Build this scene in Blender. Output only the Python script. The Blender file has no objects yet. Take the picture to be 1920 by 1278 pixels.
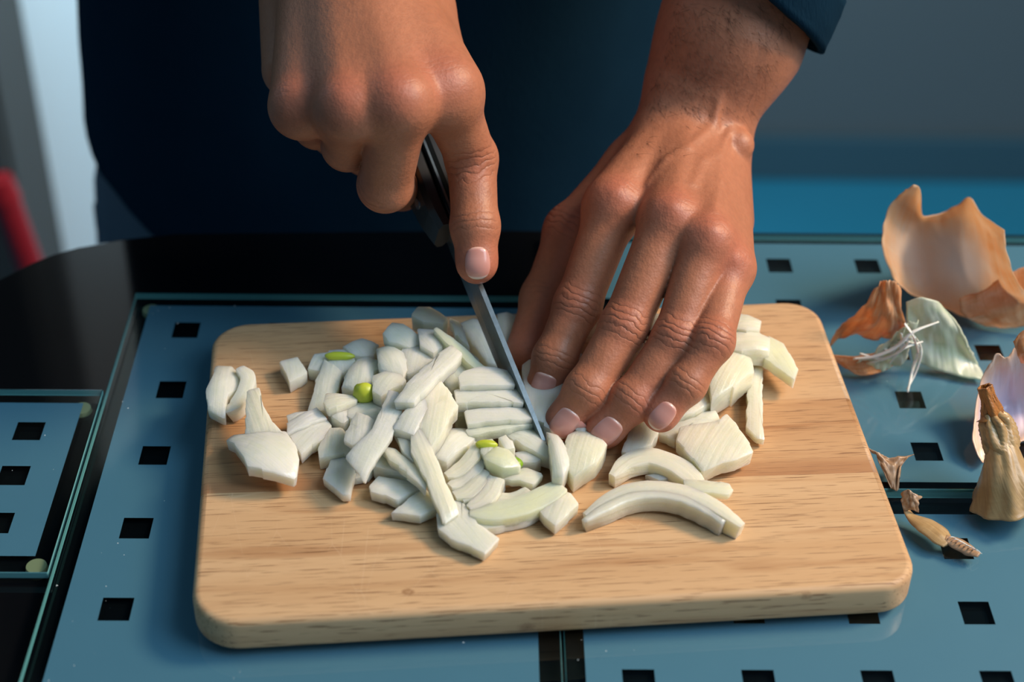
import bpy, bmesh, math, random
import numpy as np
from mathutils import Vector, Matrix, noise as mnoise

random.seed(7)
rng = np.random.default_rng(11)
sc = bpy.context.scene
R = math.radians

# ------------------------------------------------------------------ camera
PITCH = 0.6457; YAW = -0.0199; ROLL = -0.0194; FPX = 3083.656; CAMH = 0.4395
cd = bpy.data.cameras.new('camera'); cam = bpy.data.objects.new('camera', cd)
sc.collection.objects.link(cam); sc.camera = cam
cam.location = (0, 0, CAMH)
cam.rotation_euler = (Matrix.Rotation(YAW, 3, 'Z') @ Matrix.Rotation(math.pi/2 - PITCH, 3, 'X') @ Matrix.Rotation(-ROLL, 3, 'Z')).to_euler()
cd.sensor_width = 36; cd.lens = FPX * 36 / 1920; cd.clip_start = 0.02; cd.clip_end = 30
cd.dof.use_dof = True; cd.dof.focus_distance = 0.640; cd.dof.aperture_fstop = 6.3

# ------------------------------------------------------------------ world, lights, exposure
sc.view_settings.view_transform = 'Standard'; sc.view_settings.look = 'None'
sc.view_settings.gamma = 1; sc.view_settings.use_curve_mapping = False
sc.view_settings.exposure = 0.08
w = bpy.data.worlds.new('world'); sc.world = w; w.use_nodes = True
w.node_tree.nodes['Background'].inputs[0].default_value = (0.16, 0.30, 0.42, 1)
w.node_tree.nodes['Background'].inputs[1].default_value = 0.35

def area(name, loc, target, size, power, col, sy=None):
    l = bpy.data.lights.new(name, 'AREA'); l.energy = power; l.color = col
    l.shape = 'RECTANGLE' if sy else 'DISK'; l.size = size
    if sy: l.size_y = sy
    o = bpy.data.objects.new(name, l); sc.collection.objects.link(o)
    o.location = loc
    o.rotation_euler = (Vector(target) - Vector(loc)).to_track_quat('-Z', 'Y').to_euler()
    return o
area('warm_ceiling_lamp', (1.15, 0.68, 1.08), (0.02, 0.5, 0.05), 0.36, 22, (1.0, 0.69, 0.42))
area('cool_window_light', (1.3, 0.1, 1.5), (0.0, 0.5, 0.0), 1.1, 29, (0.70, 0.86, 1.0), 1.4)
area('left_window_light', (-1.6, 1.3, 1.3), (-0.1, 0.6, 0.0), 0.9, 2.5, (0.5, 0.78, 1.0), 1.4)
area('cupboard_fill_light', (-.12, 1.20, .28), (-.50, 1.57, -.25), 0.35, 7.2, (0.50, 0.80, 1.0), .35)  # added lamp hidden behind the torso, only to brighten the white cupboard

# ------------------------------------------------------------------ pixel -> point (points of known height, from the fitted camera)
def ray(px, py):
    X = px - 960; Y = -(py - 639); cr, sr = math.cos(ROLL), math.sin(ROLL)
    x = X*cr + Y*sr; y = -X*sr + Y*cr
    cp, sp = math.cos(PITCH), math.sin(PITCH)
    d = np.array([x/FPX, cp + (y/FPX)*sp, -sp + (y/FPX)*cp])
    cy, sy = math.cos(YAW), math.sin(YAW)
    d = np.array([d[0]*cy - d[1]*sy, d[0]*sy + d[1]*cy, d[2]])
    return d
CAM = np.array([0, 0, CAMH])
def at(px, py, z):
    d = ray(px, py); return CAM + d * ((z - CAMH) / d[2])
def aty(px, py, y):
    d = ray(px, py); return CAM + d * (y / d[1])
def mm(px, py, z): return at(px, py, z/1000)

# ------------------------------------------------------------------ object helpers
def link(o): sc.collection.objects.link(o); return o
def empty(name, loc, label, cat, group=None):
    o = bpy.data.objects.new(name, None); link(o); o.location = loc; o.empty_display_size = .01
    o['label'] = label; o['category'] = cat
    if group: o['group'] = group
    return o
def parent(o, p):
    if p is None: return
    o.parent = p
    M = Matrix.Identity(4); q = p
    loc = Vector(p.location) if p.parent is None else Vector((0, 0, 0))   # parts are modelled in world coordinates
    o.matrix_parent_inverse = Matrix.Translation(-loc)
def mesh_obj(name, verts, faces, mat, par=None, smooth=True):
    me = bpy.data.meshes.new(name)
    me.from_pydata([tuple(map(float, v)) for v in verts], [], faces); me.update()
    if smooth: me.polygons.foreach_set('use_smooth', [True]*len(me.polygons))
    if mat: me.materials.append(mat)
    o = bpy.data.objects.new(name, me); link(o); parent(o, par); return o
def bm_obj(name, bm, mat, par=None, smooth=False):
    me = bpy.data.meshes.new(name); bmesh.ops.recalc_face_normals(bm, faces=bm.faces); bm.to_mesh(me); bm.free()
    if smooth: me.polygons.foreach_set('use_smooth', [True]*len(me.polygons))
    if mat: me.materials.append(mat)
    o = bpy.data.objects.new(name, me); link(o); parent(o, par); return o
def tag(o, label=None, cat=None, group=None, kind=None):
    if label: o['label'] = label
    if cat: o['category'] = cat
    if group: o['group'] = group
    if kind: o['kind'] = kind
    return o
def box_bm(x0, x1, y0, y1, z0, z1, bev=0, seg=2):
    bm = bmesh.new(); bmesh.ops.create_cube(bm, size=1)
    for v in bm.verts: v.co = Vector(((x0+x1)/2 + v.co.x*(x1-x0), (y0+y1)/2 + v.co.y*(y1-y0), (z0+z1)/2 + v.co.z*(z1-z0)))
    if bev: bmesh.ops.bevel(bm, geom=bm.edges[:], offset=bev, segments=seg, profile=.5, affect='EDGES')
    return bm

# ------------------------------------------------------------------ materials
class NT:
    def __init__(s, name):
        s.m = bpy.data.materials.new(name); s.m.use_nodes = True; s.t = s.m.node_tree; s.t.nodes.clear()
        s.out = s.n('ShaderNodeOutputMaterial')
    def n(s, t, **kw):
        x = s.t.nodes.new(t)
        for k, v in kw.items():
            if k.startswith('i_'): x.inputs[int(k[2:])].default_value = v
            else: setattr(x, k, v)
        return x
    def l(s, a, b): s.t.links.new(a, b)
    def bsdf(s, col, rough=.5, **kw):
        b = s.n('ShaderNodeBsdfPrincipled')
        if isinstance(col, tuple): b.inputs['Base Color'].default_value = (*col, 1)
        else: s.l(col, b.inputs['Base Color'])
        if isinstance(rough, (int, float)): b.inputs['Roughness'].default_value = rough
        else: s.l(rough, b.inputs['Roughness'])
        for k, v in kw.items():
            b.inputs[k.replace('_', ' ')].default_value = v
        s.l(b.outputs[0], s.out.inputs[0]); s.b = b; return b
    def pos(s):
        return s.n('ShaderNodeNewGeometry').outputs['Position']
    def mapping(s, v, scale=(1,1,1), rot=(0,0,0), loc=(0,0,0)):
        m = s.n('ShaderNodeMapping'); s.l(v, m.inputs[0])
        m.inputs['Scale'].default_value = scale; m.inputs['Rotation'].default_value = rot; m.inputs['Location'].default_value = loc
        return m.outputs[0]
    def noise(s, v, scale, detail=3, rough=.5, dist=0):
        x = s.n('ShaderNodeTexNoise'); s.l(v, x.inputs['Vector']); x.inputs['Scale'].default_value = scale
        x.inputs['Detail'].default_value = detail; x.inputs['Roughness'].default_value = rough; x.inputs['Distortion'].default_value = dist
        return x.outputs['Fac']
    def ramp(s, f, stops):
        x = s.n('ShaderNodeValToRGB'); s.l(f, x.inputs[0]); cr = x.color_ramp
        while len(cr.elements) < len(stops): cr.elements.new(.5)
        for e, (p, c) in zip(cr.elements, stops): e.position = p; e.color = (*c, 1) if isinstance(c, tuple) else (c, c, c, 1)
        return x.outputs[0]
    def mix(s, f, a, b, mode='MIX'):
        x = s.n('ShaderNodeMix', data_type='RGBA', blend_type=mode)
        for i, v in ((0, f), (6, a), (7, b)):
            if isinstance(v, tuple): x.inputs[i].default_value = (*v, 1)
            elif isinstance(v, (int, float)): x.inputs[i].default_value = v
            else: s.l(v, x.inputs[i])
        return x.outputs[2]
    def math(s, op, a, b=0., c=None):
        x = s.n('ShaderNodeMath', operation=op)
        for i, v in enumerate((a, b, c)):
            if v is None: continue
            if isinstance(v, (int, float)): x.inputs[i].default_value = v
            else: s.l(v, x.inputs[i])
        return x.outputs[0]
    def attr(s, name):
        x = s.n('ShaderNodeAttribute'); x.attribute_name = name; return x
    def bump(s, h, strength=.3, dist=.001, b=None):
        x = s.n('ShaderNodeBump'); s.l(h, x.inputs['Height']); x.inputs['Strength'].default_value = strength
        x.inputs['Distance'].default_value = dist
        s.l(x.outputs[0], (b or s.b).inputs['Normal']); return x

def plain(name, col, rough=.5, **kw):
    n = NT(name); n.bsdf(col, rough, **kw); return n.m

def skin_material():
    n = NT('skin'); p = n.pos()
    red = n.attr('red').outputs['Fac']; dark = n.attr('tan').outputs['Fac']
    m1 = n.noise(p, 55, 4, .6); m2 = n.noise(p, 420, 3, .6)
    c = n.mix(m1, (0.40, 0.150, 0.078), (0.52, 0.208, 0.112))
    c = n.mix(dark, c, (0.30, 0.13, 0.07))
    c = n.mix(red, c, (0.56, 0.135, 0.09))
    c = n.mix(n.ramp(m2, [(.35, .0), (.75, .35)]), c, (0.27, 0.105, 0.06))
    ct = n.attr('crease_t').outputs['Fac']; cm = n.attr('crease_m').outputs['Fac']
    wob = n.math('MULTIPLY', n.math('SUBTRACT', n.noise(p, 170, 2, .5), .5), 5.0)
    t = n.math('ADD', ct, wob)
    g = n.math('POWER', n.math('ABSOLUTE', n.math('SINE', n.math('MULTIPLY', t, 1.15))), .45)   # narrow valleys
    g = n.math('SUBTRACT', 1, n.math('MULTIPLY', n.math('SUBTRACT', 1, g), cm))
    c = n.mix(n.math('MULTIPLY', n.math('SUBTRACT', 1, g), .42), c, (0.20, 0.075, 0.045))
    b = n.bsdf(c, .47, Subsurface_Weight=.12, Subsurface_Scale=.004)
    b.inputs['Subsurface Radius'].default_value = (1.0, .35, .18)
    b.inputs['Specular IOR Level'].default_value = .42
    v = n.n('ShaderNodeTexVoronoi'); n.l(n.mapping(p, (1, 1, 1)), v.inputs['Vector']); v.inputs['Scale'].default_value = 1100
    vs = n.n('ShaderNodeTexVoronoi'); n.l(n.mapping(p, (1, .4, 1), (0, 0, .5)), vs.inputs['Vector']); vs.inputs['Scale'].default_value = 480
    h = n.math('ADD', n.math('MULTIPLY', v.outputs['Distance'], .14), n.math('MULTIPLY', vs.outputs['Distance'], .16))
    h = n.math('ADD', h, n.math('MULTIPLY', n.noise(p, 240, 3, .6), .22))
    h = n.math('ADD', h, n.math('MULTIPLY', g, .75))
    n.bump(h, .55, .0009)
    return n.m
def nail_material():
    n = NT('fingernail'); p = n.attr('nail_v').outputs['Fac']
    c = n.ramp(p, [(.0, (.80, .55, .47)), (.10, (.60, .27, .22)), (.3, (.66, .32, .27)), (.82, (.62, .27, .22)), (.93, (.85, .68, .58))])
    n.bsdf(c, .26, Subsurface_Weight=.1, Subsurface_Scale=.002, Coat_Weight=.35)
    return n.m
def onion_material(name, a, b, line=.5):
    n = NT(name); p = n.pos()
    uv = n.n('ShaderNodeUVMap'); uv.uv_map = 'UVMap'
    info = n.n('ShaderNodeObjectInfo').outputs['Random']
    c = n.mix(info, a, b)
    st = n.noise(n.mapping(uv.outputs[0], (7, 170, 1)), 1.0, 3, .6)
    layer = n.noise(n.mapping(uv.outputs[0], (1.5, 48, 1)), 1.0, 1, .5)
    cloud = n.noise(p, 85, 3, .55)
    c = n.mix(n.ramp(cloud, [(.38, 0.), (.66, 1.)]), c, n.mix(.4, c, (.66, .72, .60)))
    c = n.mix(n.math('MULTIPLY', n.ramp(layer, [(.42, 0.), (.66, 1.)]), .22*line*2), c, (0.72, 0.76, 0.56))
    c = n.mix(n.math('MULTIPLY', n.ramp(st, [(.48, 0.), (.72, 1.)]), .16), c, (0.62, 0.66, 0.52))
    s = n.bsdf(c, .30, Subsurface_Weight=.75, Subsurface_Scale=.009, Coat_Weight=.45, Coat_Roughness=.12)
    s.inputs['Subsurface Radius'].default_value = (1, .95, .65)
    h = n.math('ADD', n.math('MULTIPLY', st, .22), n.math('MULTIPLY', layer, 1.1*line))
    h = n.math('ADD', h, n.math('MULTIPLY', n.noise(p, 380, 4, .65), .6))
    n.bump(h, .6, .0008)
    return n.m
def wood_material(name, base, streak, dark, off=0., knots=(), band=None):
    n = NT(name)
    tc = n.n('ShaderNodeTexCoord').outputs['Object']
    rot = n.mapping(tc, (1, 1, 1), (0, 0, R(-4.3)), (off, off*.37, 0))
    big = n.noise(n.mapping(rot, (3.2, 34, 30)), 1, 5, .55, .5)
    fine = n.noise(n.mapping(rot, (18, 420, 300)), 1, 4, .65)
    pores = n.noise(n.mapping(rot, (55, 2300, 900), loc=(3, 1, 2)), 1, 2, .5)
    wav = n.noise(n.mapping(rot, (7, 95, 60), loc=(9, 4, 1)), 1, 3, .5, .8)
    patch = n.noise(n.mapping(rot, (9, 14, 9), loc=(1, 7, 1)), 1, 3, .5)
    c = n.mix(n.ramp(big, [(.36, 0.), (.66, 1.)]), base, streak)
    c = n.mix(n.math('MULTIPLY', n.ramp(wav, [(.56, 0.), (.70, 1.)]), .55), c, dark)
    c = n.mix(n.math('MULTIPLY', n.ramp(fine, [(.45, 0.), (.75, 1.)]), .16), c, dark)
    c = n.mix(n.math('MULTIPLY', n.ramp(pores, [(.60, 0.), (.66, 1.)]), .8), c, tuple(x*.55 for x in dark))
    c = n.mix(n.math('MULTIPLY', n.ramp(patch, [(.5, 0.), (.8, 1.)]), .3), c, tuple(min(1, x*1.1) for x in base))
    gp = n.pos()
    for kx, ky, kz, kr in knots:
        q = n.n('ShaderNodeVectorMath', operation='SUBTRACT'); n.l(gp, q.inputs[0]); q.inputs[1].default_value = (kx, ky, kz)
        q2 = n.n('ShaderNodeVectorMath', operation='MULTIPLY'); n.l(q.outputs[0], q2.inputs[0]); q2.inputs[1].default_value = (1/(kr*1.5), 1/kr, 1/kr)
        ln = n.n('ShaderNodeVectorMath', operation='LENGTH'); n.l(q2.outputs[0], ln.inputs[0])
        r_ = n.math('ADD', ln.outputs['Value'], n.math('MULTIPLY', n.noise(gp, 900, 2), .35))
        c = n.mix(n.ramp(r_, [(.0, .85), (.35, .35), (.62, .7), (1., 0.)]), c, tuple(x*.7 for x in dark))
    if band:
        bx, by, nx, ny, bw = band
        q = n.n('ShaderNodeVectorMath', operation='SUBTRACT'); n.l(gp, q.inputs[0]); q.inputs[1].default_value = (bx, by, 0)
        dt = n.n('ShaderNodeVectorMath', operation='DOT_PRODUCT'); n.l(q.outputs[0], dt.inputs[0]); dt.inputs[1].default_value = (nx/bw, ny/bw, 0)
        f_ = n.ramp(n.math('ADD', dt.outputs['Value'], n.math('MULTIPLY', n.math('SUBTRACT', wav, .5), 1.6)), [(.15, .75), (.8, 0.)])
        c = n.mix(f_, c, (.42, .205, .095))
    rgh = n.ramp(fine, [(.2, .40), (.8, .55)])
    b = n.bsdf(c, .45); n.l(rgh, b.inputs['Roughness']); b.inputs['Specular IOR Level'].default_value = .4
    # knife scratches: thin pale lines
    v = n.n('ShaderNodeTexVoronoi', feature='DISTANCE_TO_EDGE'); n.l(n.mapping(rot, (22, 8, 1), (0, 0, .95)), v.inputs['Vector']); v.inputs['Scale'].default_value = 3
    sc_ = n.ramp(v.outputs['Distance'], [(.0, 1.), (.006, .0)])
    msk = n.ramp(n.noise(rot, 28, 2, .5), [(.52, 0.), (.6, 1.)])
    c2 = n.mix(n.math('MULTIPLY', n.math('MULTIPLY', sc_, msk), .2), c, (.86, .66, .45))
    n.l(c2, b.inputs['Base Color'])
    h = n.math('SUBTRACT', n.math('MULTIPLY', fine, .4), n.math('MULTIPLY', n.ramp(pores, [(.62, 0.), (.70, 1.)]), .6))
    n.bump(h, .35, .0005)
    return n.m
def peel_material(name, a, b, c3, trans=.35, inner=None, sheen_col=(.86, .86, .90)):
    n = NT(name); p = n.pos(); uv = n.n('ShaderNodeUVMap'); uv.uv_map = 'UVMap'
    big = n.noise(n.mapping(uv.outputs[0], (2.2, 3.5, 1)), 1.3, 4, .6, .6)
    ve = n.noise(n.mapping(uv.outputs[0], (46, 2.2, 1)), 1, 4, .6)
    c = n.mix(n.ramp(big, [(.35, 0.), (.62, 1.)]), a, b)
    c = n.mix(n.math('MULTIPLY', n.ramp(ve, [(.48, 0.), (.7, 1.)]), .55), c, c3)
    if inner:
        sx = n.n('ShaderNodeVectorMath', operation='DISTANCE'); n.l(uv.outputs[0], sx.inputs[0]); sx.inputs[1].default_value = (*inner[:2], 0)
        c = n.mix(n.math('MULTIPLY', n.ramp(sx.outputs['Value'], [(.0, 1.), (inner[2]*.5, .8), (inner[2], 0.)]), .9), c, sheen_col)  # sheen painted into the middle of the skin colour
    pb = n.n('ShaderNodeBsdfPrincipled'); n.l(c, pb.inputs['Base Color']); pb.inputs['Roughness'].default_value = .36
    pb.inputs['Sheen Weight'].default_value = .1
    pb.inputs['Coat Weight'].default_value = .5; pb.inputs['Coat Roughness'].default_value = .25
    tr = n.n('ShaderNodeBsdfTranslucent'); n.l(c, tr.inputs[0])
    mx = n.n('ShaderNodeMixShader'); mx.inputs[0].default_value = trans
    n.l(pb.outputs[0], mx.inputs[1]); n.l(tr.outputs[0], mx.inputs[2]); n.l(mx.outputs[0], n.out.inputs[0])
    n.bump(n.math('ADD', ve, n.math('MULTIPLY', n.noise(p, 160, 4, .6), .8)), .28, .0007, pb)
    return n.m

M = {}
M['skin'] = skin_material(); M['nail'] = nail_material()
M['onion_cool'] = onion_material('onion_flesh_cool', (.84, .82, .73), (.77, .79, .67))
M['onion_warm'] = onion_material('onion_flesh_warm', (.88, .82, .66), (.83, .79, .60), .8)
M['onion_green'] = onion_material('onion_flesh_green', (.78, .82, .52), (.82, .84, .60))
M['core'] = plain('onion_sprout_green', (.52, .60, .05), .35, Subsurface_Weight=.2, Subsurface_Scale=.003)
M['core_dark'] = plain('onion_sprout_dark_green', (.22, .40, .02), .35)
# ------------------------------------------------------------------ signed distance modelling for the body
class Shape:
    """list of tapered (optionally flattened) capsules blended into one surface"""
    def __init__(s): s.prims = []      # (a, b, ra, rb, n, flat, group, k, sign)
    def cone(s, a, b, ra, rb, grp='palm', k=.006, n=None, flat=1.):
        s.prims.append((np.array(a, float), np.array(b, float), ra, rb, None if n is None else np.array(n, float), flat, grp, k))
    def ball(s, a, r, grp='palm', k=.006, n=None, flat=1.): s.cone(a, np.array(a) + 1e-5, r, r, grp, k, n, flat)
    def f(s, p):
        groups = {}
        for a, b, ra, rb, n, flat, g, k in s.prims:
            ba = b - a; pa = p - a
            h = np.clip(pa @ ba / (ba @ ba), 0, 1)
            q = pa - h[:, None]*ba
            if n is None: d = np.sqrt((q*q).sum(1))
            else:
                qn = q @ n; d = np.sqrt(np.maximum((q*q).sum(1) + qn*qn*(flat*flat - 1), 0))
            d = d - (ra + (rb - ra)*h)
            if n is not None: d = d / (1 + (flat-1)*.5)
            if g in groups: groups[g] = smin(groups[g], d, k)
            else: groups[g] = d
        fing = None; base = groups.pop('palm', None)
        for g, d in groups.items():
            if g.startswith('detail'): continue
            fing = d if fing is None else smin(fing, d, .0011)
        r = base if fing is None else smin(base, fing, s.web)
        for g, d in groups.items():
            if g.startswith('detail'): r = smin(r, d, .004)
        return r
    web = .007
    @property
    def anchor(s): return next(i for i, p in enumerate(s.prims) if p[6] == 'palm')
def smin(a, b, k):
    h = np.maximum(k - np.abs(a - b), 0)/k
    return np.minimum(a, b) - h*h*h*k/6.

def polygonise(shape, lo, hi, vs):
    """naive surface nets on a sparse-evaluated grid"""
    lo = np.array(lo); n = np.ceil((np.array(hi) - lo)/vs).astype(int) + 1
    B = 8; nb = np.ceil(n/B).astype(int); n = nb*B
    bi = np.stack(np.meshgrid(*[np.arange(k) for k in nb], indexing='ij'), -1).reshape(-1, 3)
    cen = lo + (bi*B + (B-1)/2)*vs
    dc = np.concatenate([shape.f(cen[i:i+60000]) for i in range(0, len(cen), 60000)])
    G = np.empty(tuple(n), np.float32)
    V = G.reshape(nb[0], B, nb[1], B, nb[2], B)
    sgn = np.where(dc < 0, -1., 1.).reshape(tuple(nb))
    V[:] = sgn[:, None, :, None, :, None]
    rad = B*vs*.87*1.9 + .002
    act = np.where(np.abs(dc) < rad)[0]
    off = np.stack(np.meshgrid(*[np.arange(B)]*3, indexing='ij'), -1).reshape(-1, 3)
    act = act[np.lexsort((bi[act, 2], bi[act, 1]//3, bi[act, 0]//3))]
    full = shape.prims; anch = full[shape.anchor]
    for i in range(0, len(act), 40):
        a = act[i:i+40]
        idx = (bi[a][:, None, :]*B + off[None]).reshape(-1, 3)
        P = lo + idx*vs; c0 = (P.min(0) + P.max(0))/2; rr = np.linalg.norm(P.max(0) - c0)
        db = []
        for pr in full:
            ba = pr[1] - pr[0]; h = min(max(float((c0 - pr[0]) @ ba/(ba @ ba)), 0), 1)
            q = c0 - pr[0] - h*ba
            db.append(float(np.linalg.norm(q)) - (pr[2] + (pr[3]-pr[2])*h))
        keep = [pr for pr, x in zip(full, db) if x < rr + .022 or pr is anch]
        shape.prims = keep
        d = shape.f(P)
        G[idx[:, 0], idx[:, 1], idx[:, 2]] = d
    shape.prims = full
    # cells with a sign change
    s = G < 0
    c = s[:-1, :-1, :-1].astype(np.int8)
    tot = np.zeros_like(c)
    for dx in (0, 1):
        for dy in (0, 1):
            for dz in (0, 1):
                tot += s[dx:n[0]-1+dx, dy:n[1]-1+dy, dz:n[2]-1+dz]
    cell = (tot > 0) & (tot < 8)
    ci = np.argwhere(cell)
    vid = np.full(cell.shape, -1, np.int32); vid[ci[:, 0], ci[:, 1], ci[:, 2]] = np.arange(len(ci))
    acc = np.zeros((len(ci), 3)); cnt = np.zeros(len(ci))
    corners = [(x, y, z) for x in (0, 1) for y in (0, 1) for z in (0, 1)]
    gv = {c_: G[ci[:, 0]+c_[0], ci[:, 1]+c_[1], ci[:, 2]+c_[2]].astype(float) for c_ in corners}
    for c0 in corners:
        for ax in range(3):
            if c0[ax]: continue
            c1 = list(c0); c1[ax] = 1; c1 = tuple(c1)
            a, b = gv[c0], gv[c1]; m = (a < 0) != (b < 0)
            t = np.where(m, a/np.where(np.abs(a-b) < 1e-12, 1, a-b), 0)
            pt = np.array(c0, float)[None] + t[:, None]*np.eye(3)[ax][None]
            acc += pt*m[:, None]; cnt += m
    verts = lo + (ci + acc/cnt[:, None])*vs
    faces = []
    for ax in range(3):
        o1, o2 = [(1, 2), (2, 0), (0, 1)][ax]
        sl0 = [slice(1, None)]*3; sl0[ax] = slice(0, -1)
        a = s[tuple(slice(0, -1) if i == ax else slice(0, None) for i in range(3))]
        b = s[tuple(slice(1, None) if i == ax else slice(0, None) for i in range(3))]
        e = np.argwhere(a != b); e = e[(e[:, o1] > 0) & (e[:, o2] > 0) & (e[:, o1] < n[o1]-1) & (e[:, o2] < n[o2]-1)]
        fl = a[e[:, 0], e[:, 1], e[:, 2]]
        q = []
        for d1, d2 in ((0, 0), (1, 0), (1, 1), (0, 1)):
            k = e.copy(); k[:, o1] -= d1; k[:, o2] -= d2; q.append(vid[k[:, 0], k[:, 1], k[:, 2]])
        q = np.stack(q, 1); q[~fl] = q[~fl][:, ::-1]
        faces.append(q)
    return verts, np.concatenate(faces)
def grad(shape, p, e=.0004):
    p = np.atleast_2d(p)
    g = np.stack([shape.f(p + d) - shape.f(p - d) for d in np.eye(3)*e], 1)
    return g/np.linalg.norm(g, axis=1, keepdims=True)
def nrm(v): v = np.array(v, float); return v/np.linalg.norm(v)

JOINTS = []       # creases: (pos, axis, normal, halfwidth, span_mm, strength)
REDS = []         # (pos, radius, amount)
def finger(sh, name, pts, rad, up):
    """pts: MCP, PIP, DIP, end centres; rad the same"""
    n = len(pts)
    for i in range(n-1):
        sh.cone(pts[i], pts[i+1], rad[i], rad[i+1], name, .004)
        ax = nrm(pts[i+1] - pts[i])
    for i in range(1, n-1):
        ax = nrm(nrm(pts[i+1]-pts[i]) + nrm(pts[i]-pts[i-1])); nn = nrm(up - ax*(up @ ax))
        sh.ball(pts[i] + nn*rad[i]*.10, rad[i]*.99, name, .005)       # joint swelling
        JOINTS.append((pts[i], ax, nn, rad[i]*1.15, 6.5 if i == 1 else 4.2, 1. if i == 1 else .75))
        if i == 1: REDS.append((pts[i] + nn*rad[i], .009, .28))
    # pad on the palm side of the last bone
    ax = nrm(pts[-1]-pts[-2]); nn = nrm(up - ax*(up @ ax))
    sh.ball(pts[-1] - nn*rad[-1]*.18 - ax*rad[-1]*.2, rad[-1]*.98, name, .004)
    REDS.append((pts[-1] + ax*.002, .013, .50))

def hand_parts():
    L = {}
    # ---------------- the left hand, fingertips on the onion
    sh = Shape(); up = nrm((0, -.55, .85))
    mcp = dict(index=mm(1152, 385, 84), middle=mm(1256, 412, 87), ring=mm(1325, 455, 83), pinky=mm(1366, 503, 72))
    chains = dict(
        index=[mcp['index'], mm(1083, 572, 53), mm(1040, 672, 38), mm(1019, 732, 27)],
        middle=[mcp['middle'], mm(1171, 612, 57), mm(1101, 732, 40), mm(1056, 792, 28)],
        ring=[mcp['ring'], mm(1268, 634, 58), mm(1186, 750, 40), mm(1132, 806, 29)],
        pinky=[mcp['pinky'], mm(1336, 640, 61), mm(1287, 720, 49), mm(1238, 778, 39)])
    rad = dict(index=[.0105, .0091, .0083, .0072], middle=[.0107, .0092, .0084, .0074], ring=[.0100, .0088, .0080, .0072], pinky=[.0092, .0078, .0071, .0064])
    for k in chains: finger(sh, k, chains[k], rad[k], up)
    th = [mm(1195, 318, 74), mm(1078, 438, 58), mm(1027, 562, 36), mm(990, 655, 28)]
    finger(sh, 'thumb', th, [.0145, .0125, .0108, .0090], nrm((-.8, -.3, .5)))
    wr = mm(1298, 236, 88); wn = up
    cm = dict(index=mm(1250, 262, 88), middle=mm(1285, 258, 90), ring=mm(1318, 262, 87), pinky=mm(1345, 275, 82))
    for k in mcp:
        sh.cone(cm[k], mcp[k], .0130, .0118 if k != 'pinky' else .0105, 'palm', .010)
        sh.ball(mcp[k] + up*.0026, .0098 if k != 'pinky' else .0088, 'detailk' + k, .004)
        sh.cone(cm[k] + up*.0108, mcp[k] + up*.0098, .0026, .0030, 'detailt' + k, .004)
        REDS.append((mcp[k] + up*.011, .011, .42))
        JOINTS.append((mcp[k] + up*.002, nrm(mcp[k]-cm[k]), up, .009, 5, .25))
    sh.cone(th[0], mcp['index'] - up*.004, .0115, .0105, 'palm', .012)       # web of the thumb
    sh.cone(cm['index'], th[0], .014, .013, 'palm', .012)
    sh.cone(mm(1340, 300, 74), mm(1362, 420, 66), .0125, .011, 'palm', .012)  # heel of the little finger side
    e1 = mm(1368, 70, 122); el = e1 + nrm(e1 - wr)*.155 + np.array([.0, .02, .02])
    e0 = mm(1318, 170, 102)
    sh.cone(wr, e0, .0215, .0225, 'palm', .016, wn, 1.30)
    sh.cone(e0, e1, .0225, .0290, 'palm', .016, wn, 1.16)
    sh.cone(e1, el, .0290, .0390, 'palm', .02)
    shl = np.array([.21, .90, .52])
    sh.cone(el, shl, .036, .046, 'palm', .02)
    sh.ball(mm(1382, 272, 91), .0072, 'detailu')                              # wrist bone
    for a, b, c_ in (((1250, 330, 101), (1290, 270, 103), (1330, 215, 110)), ((1225, 180, 120), (1262, 262, 106), (1300, 330, 101))):
        pass
    # veins
    for pl in ([(1215, 345), (1248, 300), (1290, 275), (1340, 235), (1350, 180)], [(1340, 395), (1352, 340), (1350, 290), (1372, 240)], [(1300, 345), (1320, 300), (1352, 290)]):
        q = []
        for x, y in pl:
            d = ray(x, y); d = d/np.linalg.norm(d); t = .4
            for _ in range(40): t += float(sh.f((CAM + d*t)[None])[0])*.8
            q.append(CAM + d*t)
        for a, b in zip(q[:-1], q[1:]): L.setdefault('veins', []).append((a, b))
    for a, b in L['veins']: sh.cone(a - nrm(grad(sh, a)[0])*.0013, b - nrm(grad(sh, b)[0])*.0013, .0012, .0012, 'detailv', .003)
    L['left'] = (sh, chains, el)
    # ---------------- the right hand, closed on the knife handle, index along the spine
    s2 = Shape(); u2 = nrm((-.10, -.62, .78))
    mc = dict(index=mm(832, 168, 137), middle=mm(748, 190, 140), ring=mm(654, 202, 137), pinky=mm(566, 200, 130))
    ch = dict(
        index=[mc['index'], mm(884, 296, 101), mm(891, 424, 82), mm(894, 494, 71)],
        middle=[mc['middle'], mm(724, 346, 97), mm(752, 352, 71), mm(790, 335, 70)],
        ring=[mc['ring'], mm(652, 274, 108), mm(685, 290, 84), mm(735, 285, 79)],
        pinky=[mc['pinky'], mm(594, 236, 108), mm(624, 256, 92), mm(665, 256, 86)])
    rd = dict(index=[.0120, .0099, .0092, .0080], middle=[.0120, .0102, .0090, .0074], ring=[.0112, .0094, .0084, .0072], pinky=[.0102, .0088, .0076, .0064])
    for k in ch: finger(s2, k, ch[k], rd[k], u2)
    wr2 = mm(655, -75, 158)
    cmx = dict(index=mm(712, -30, 156), middle=mm(682, -35, 160), ring=mm(638, -35, 158), pinky=mm(592, -25, 152))
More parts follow.
